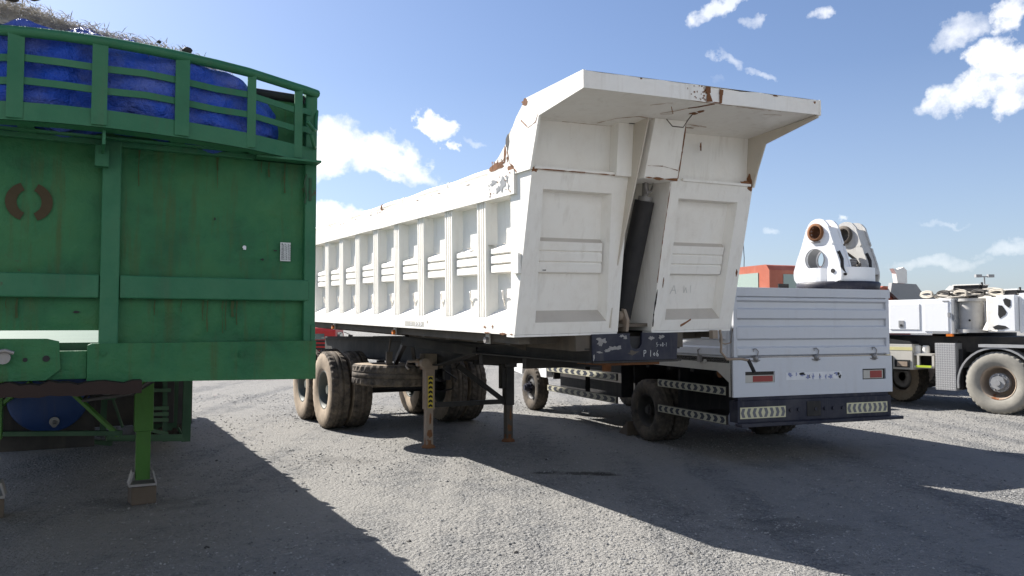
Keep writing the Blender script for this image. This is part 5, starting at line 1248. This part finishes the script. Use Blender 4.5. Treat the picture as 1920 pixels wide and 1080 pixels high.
for px in (1712,1727):
    y_ = cpx(px,690)[0]; q = MB(); q.cyl((.15,y_,1.01),(.15,y_,1.14),.065,18); q.cyl((.15,y_,1.14),(.15,y_,1.155),.05,18); q.build('filter_canister', M['white'], CR, CO)
# loose half brick beside the crane
q = MB(); q.box(-.06,.06,-.05,.05,0,.09); o = q.build('brick', M['beige'], None, bevel=.012); Y = F*CAMH/(748-608); o.location = ((1687-960)/F*Y, Y, 0); o.rotation_euler = (0,0,.4)
tag(o, 'pale broken brick on the gravel behind the white lorry', 'brick')

# ------------------------------------------------------------------ orange lorry and machine behind
OT = thing('orange_lorry', 'faded orange lorry cab showing behind the white dropside lorry', 'truck', (0,0,0), TY)
o0 = Vector((5.35, 16.6, 0)); OT.location = o0+tl*1.2; OO = (-1.2,0,0)
cab(OT, OO, 0, 2.4, 0, 2.0, .75, 2.80, 'orange', 'glass2')
mb = MB(); mb.box(.7,1.7,-1.9,1.5,.65,.95); mb.build('chassis', M['dark'], OT, OO)
q = MB(); q.tube([(.05,.9,2.78),(.02,.85,3.0),(-.04,.8,3.35)], .008, 5); q.build('aerial', M['black'], OT, OO)
ow = wheel(OT, (0,0,0), .5, .28, -1, .27); ow.location = (.15-1.2,1.05,.5)
for (x,y) in ((2.25,1.05),(.15,-1.3),(2.25,-1.3)): copy_wheel(ow, (x-1.2,y,.5), flip=x > 1)
HM = thing('orange_loader', 'orange rounded loader hood peeping over the tail corner of the white lorry', 'loader', (9.3,19.0,0), TY)
mb = MB(); mb.prism([(-1.2,.7),(-1.2,2.0),(-1.0,2.30),(-.6,2.45),(.2,2.42),(.2,.7)], 'y', 0, 1.3); mb.build('hood', M['orange'], HM, bevel=.08, seg=3)
mb = MB(); mb.prism([(-1.35,.7),(-1.35,2.62),(-.6,2.62),(-.5,2.2),(-.5,.7)], 'y', 1.3, 2.2); mb.build('cab', M['orange'], HM, bevel=.05)
mb = MB(); mb.prism([(-.55,2.30),(-.50,2.52),(.25,2.50),(.42,2.32),(.9,2.25),(.9,2.05),(-.2,2.05)], 'y', -.15, -.05); mb.build('lift_arm', M['grey'], HM)
mb = MB(); mb.prism([(-.30,2.52),(-.34,2.75),(-.42,2.86),(-.28,2.84),(-.10,2.90),(0,2.82),(0,2.52)], 'y', -.12, 0); mb.build('boom_head', M['white'], HM)
hw_ = wheel(HM, (0,0,0), .6, .4, -1, .3); hw_.location = (-1.0,.4,.6)
for (x,y) in ((1.0,.4),(-1.0,2.6),(1.0,2.6)): copy_wheel(hw_, (x,y,.6), flip=x > 0)
mb = MB(); mb.box(-.9,.9,.1,3.0,.5,.8); mb.build('chassis', M['dark'], HM)
# ------------------------------------------------------------------ light mast far away
LP = thing('light_mast', 'thin grey twin-headed floodlight mast far behind the crane truck', 'light mast', ((1847-960)/F*110, 110, 0), 0)
mb = MB(); mb.cyl((0,0,0),(0,0,8.0),.14,10,r2=.10); mb.bar((0,0,6.2),(-.8,0,5.0),.08,.08); mb.build('pole', M['grey'], LP)
mb = MB(); mb.bar((-1.0,0,8.1),(1.0,0,8.1),.15,.15); mb.build('crossarm', M['grey'], LP)
for x in (-.85,.85): mb = MB(); mb.box(x-.4,x+.4,-.25,.25,8.0,8.4); mb.build('floodlight', M['grey'], LP)
# ------------------------------------------------------------------ red pickup seen between the trailers, far cars
def car(col, name, label, group=None, pick=False):
    r_ = thing(name, label, 'car', group=group)
    prof = [(-2.2,.35),(-2.25,.75),(-2.1,.95),(-1.2,1.02),(1.2,1.02),(2.15,.92),(2.25,.7),(2.2,.35)]
    mb = MB(); mb.prism(prof, 'y', -.88, .88); mb.build('body', M[col], r_, bevel=.06, seg=2)
    mb = MB(); a = [(-1.5,1.0),(-.9,1.45),(.6,1.47),(1.3,1.0)] if not pick else [(-.4,1.0),(-.2,1.7),(.9,1.7),(1.4,1.0)]
    b0 = [(x, -.84, z) for x, z in a]; 
    vs = [(x,-.84 if z < 1.1 else -.68,z) for x, z in a]+[(x,.84 if z < 1.1 else .68,z) for x, z in a]
    mb.add(vs, [(0,1,2,3),(7,6,5,4),(0,4,5,1),(2,6,7,3)], 1); mb.add(vs, [(1,5,6,2)], 0)
    mb.build('cabin', [M[col], M['glass']], r_)
    for x in (-1.35,1.35):
        for y in (-.82,.82): mb = MB(); mb.cyl((x,y-.09,.33),(x,y+.09,.33),.33,20); mb.cyl((x,y-.1,.33),(x,y+.1,.33),.19,14,m=1); mb.build('wheel', [M['tyre'], M['silver']], r_)
    return r_
RC = thing('red_lorry', 'red lorry cab far behind, glimpsed between the green and white trailers', 'truck', (-6.95, 27.5, 0), YAW-R(90)+R(65))
cab(RC, (0,0,0), -1.2, 1.2, -2, 0, .55, 1.45, 'red', 'glass')
mb = MB(); 
for k in range(4): mb.box(-.9,.9,-2.03,-2.0,.62+.12*k,.68+.12*k)
mb.build('grille', M['ink'], RC)
ww = wheel(RC, (0,0,0), .4, .25, -1, .2); ww.location = (-1.05,-1.0,.4); copy_wheel(ww, (1.05,-1.0,.4), True)
cols = ['wclean','red','wclean','beige','wclean','grey','wclean','bluewhite','wclean','red']
lb = ['white saloon car far off in the parking row','red car far off in the parking row','second white saloon from the left in the far row','beige saloon car far off in the parking row','third white saloon in the far row','grey saloon car far off in the parking row','fourth white saloon in the far row','pale blue saloon car far off in the row','fifth white saloon in the far row','second red car in the far row']
for i, c_ in enumerate(cols):
    r_ = car(c_, 'parked_car', lb[i], 'cars parked in the far row'); Y = 132+1.5*i; r_.location = ((-40+24*i-960)/F*Y, Y, 0); r_.rotation_euler = (0,0,R(8+7*(i%3)))
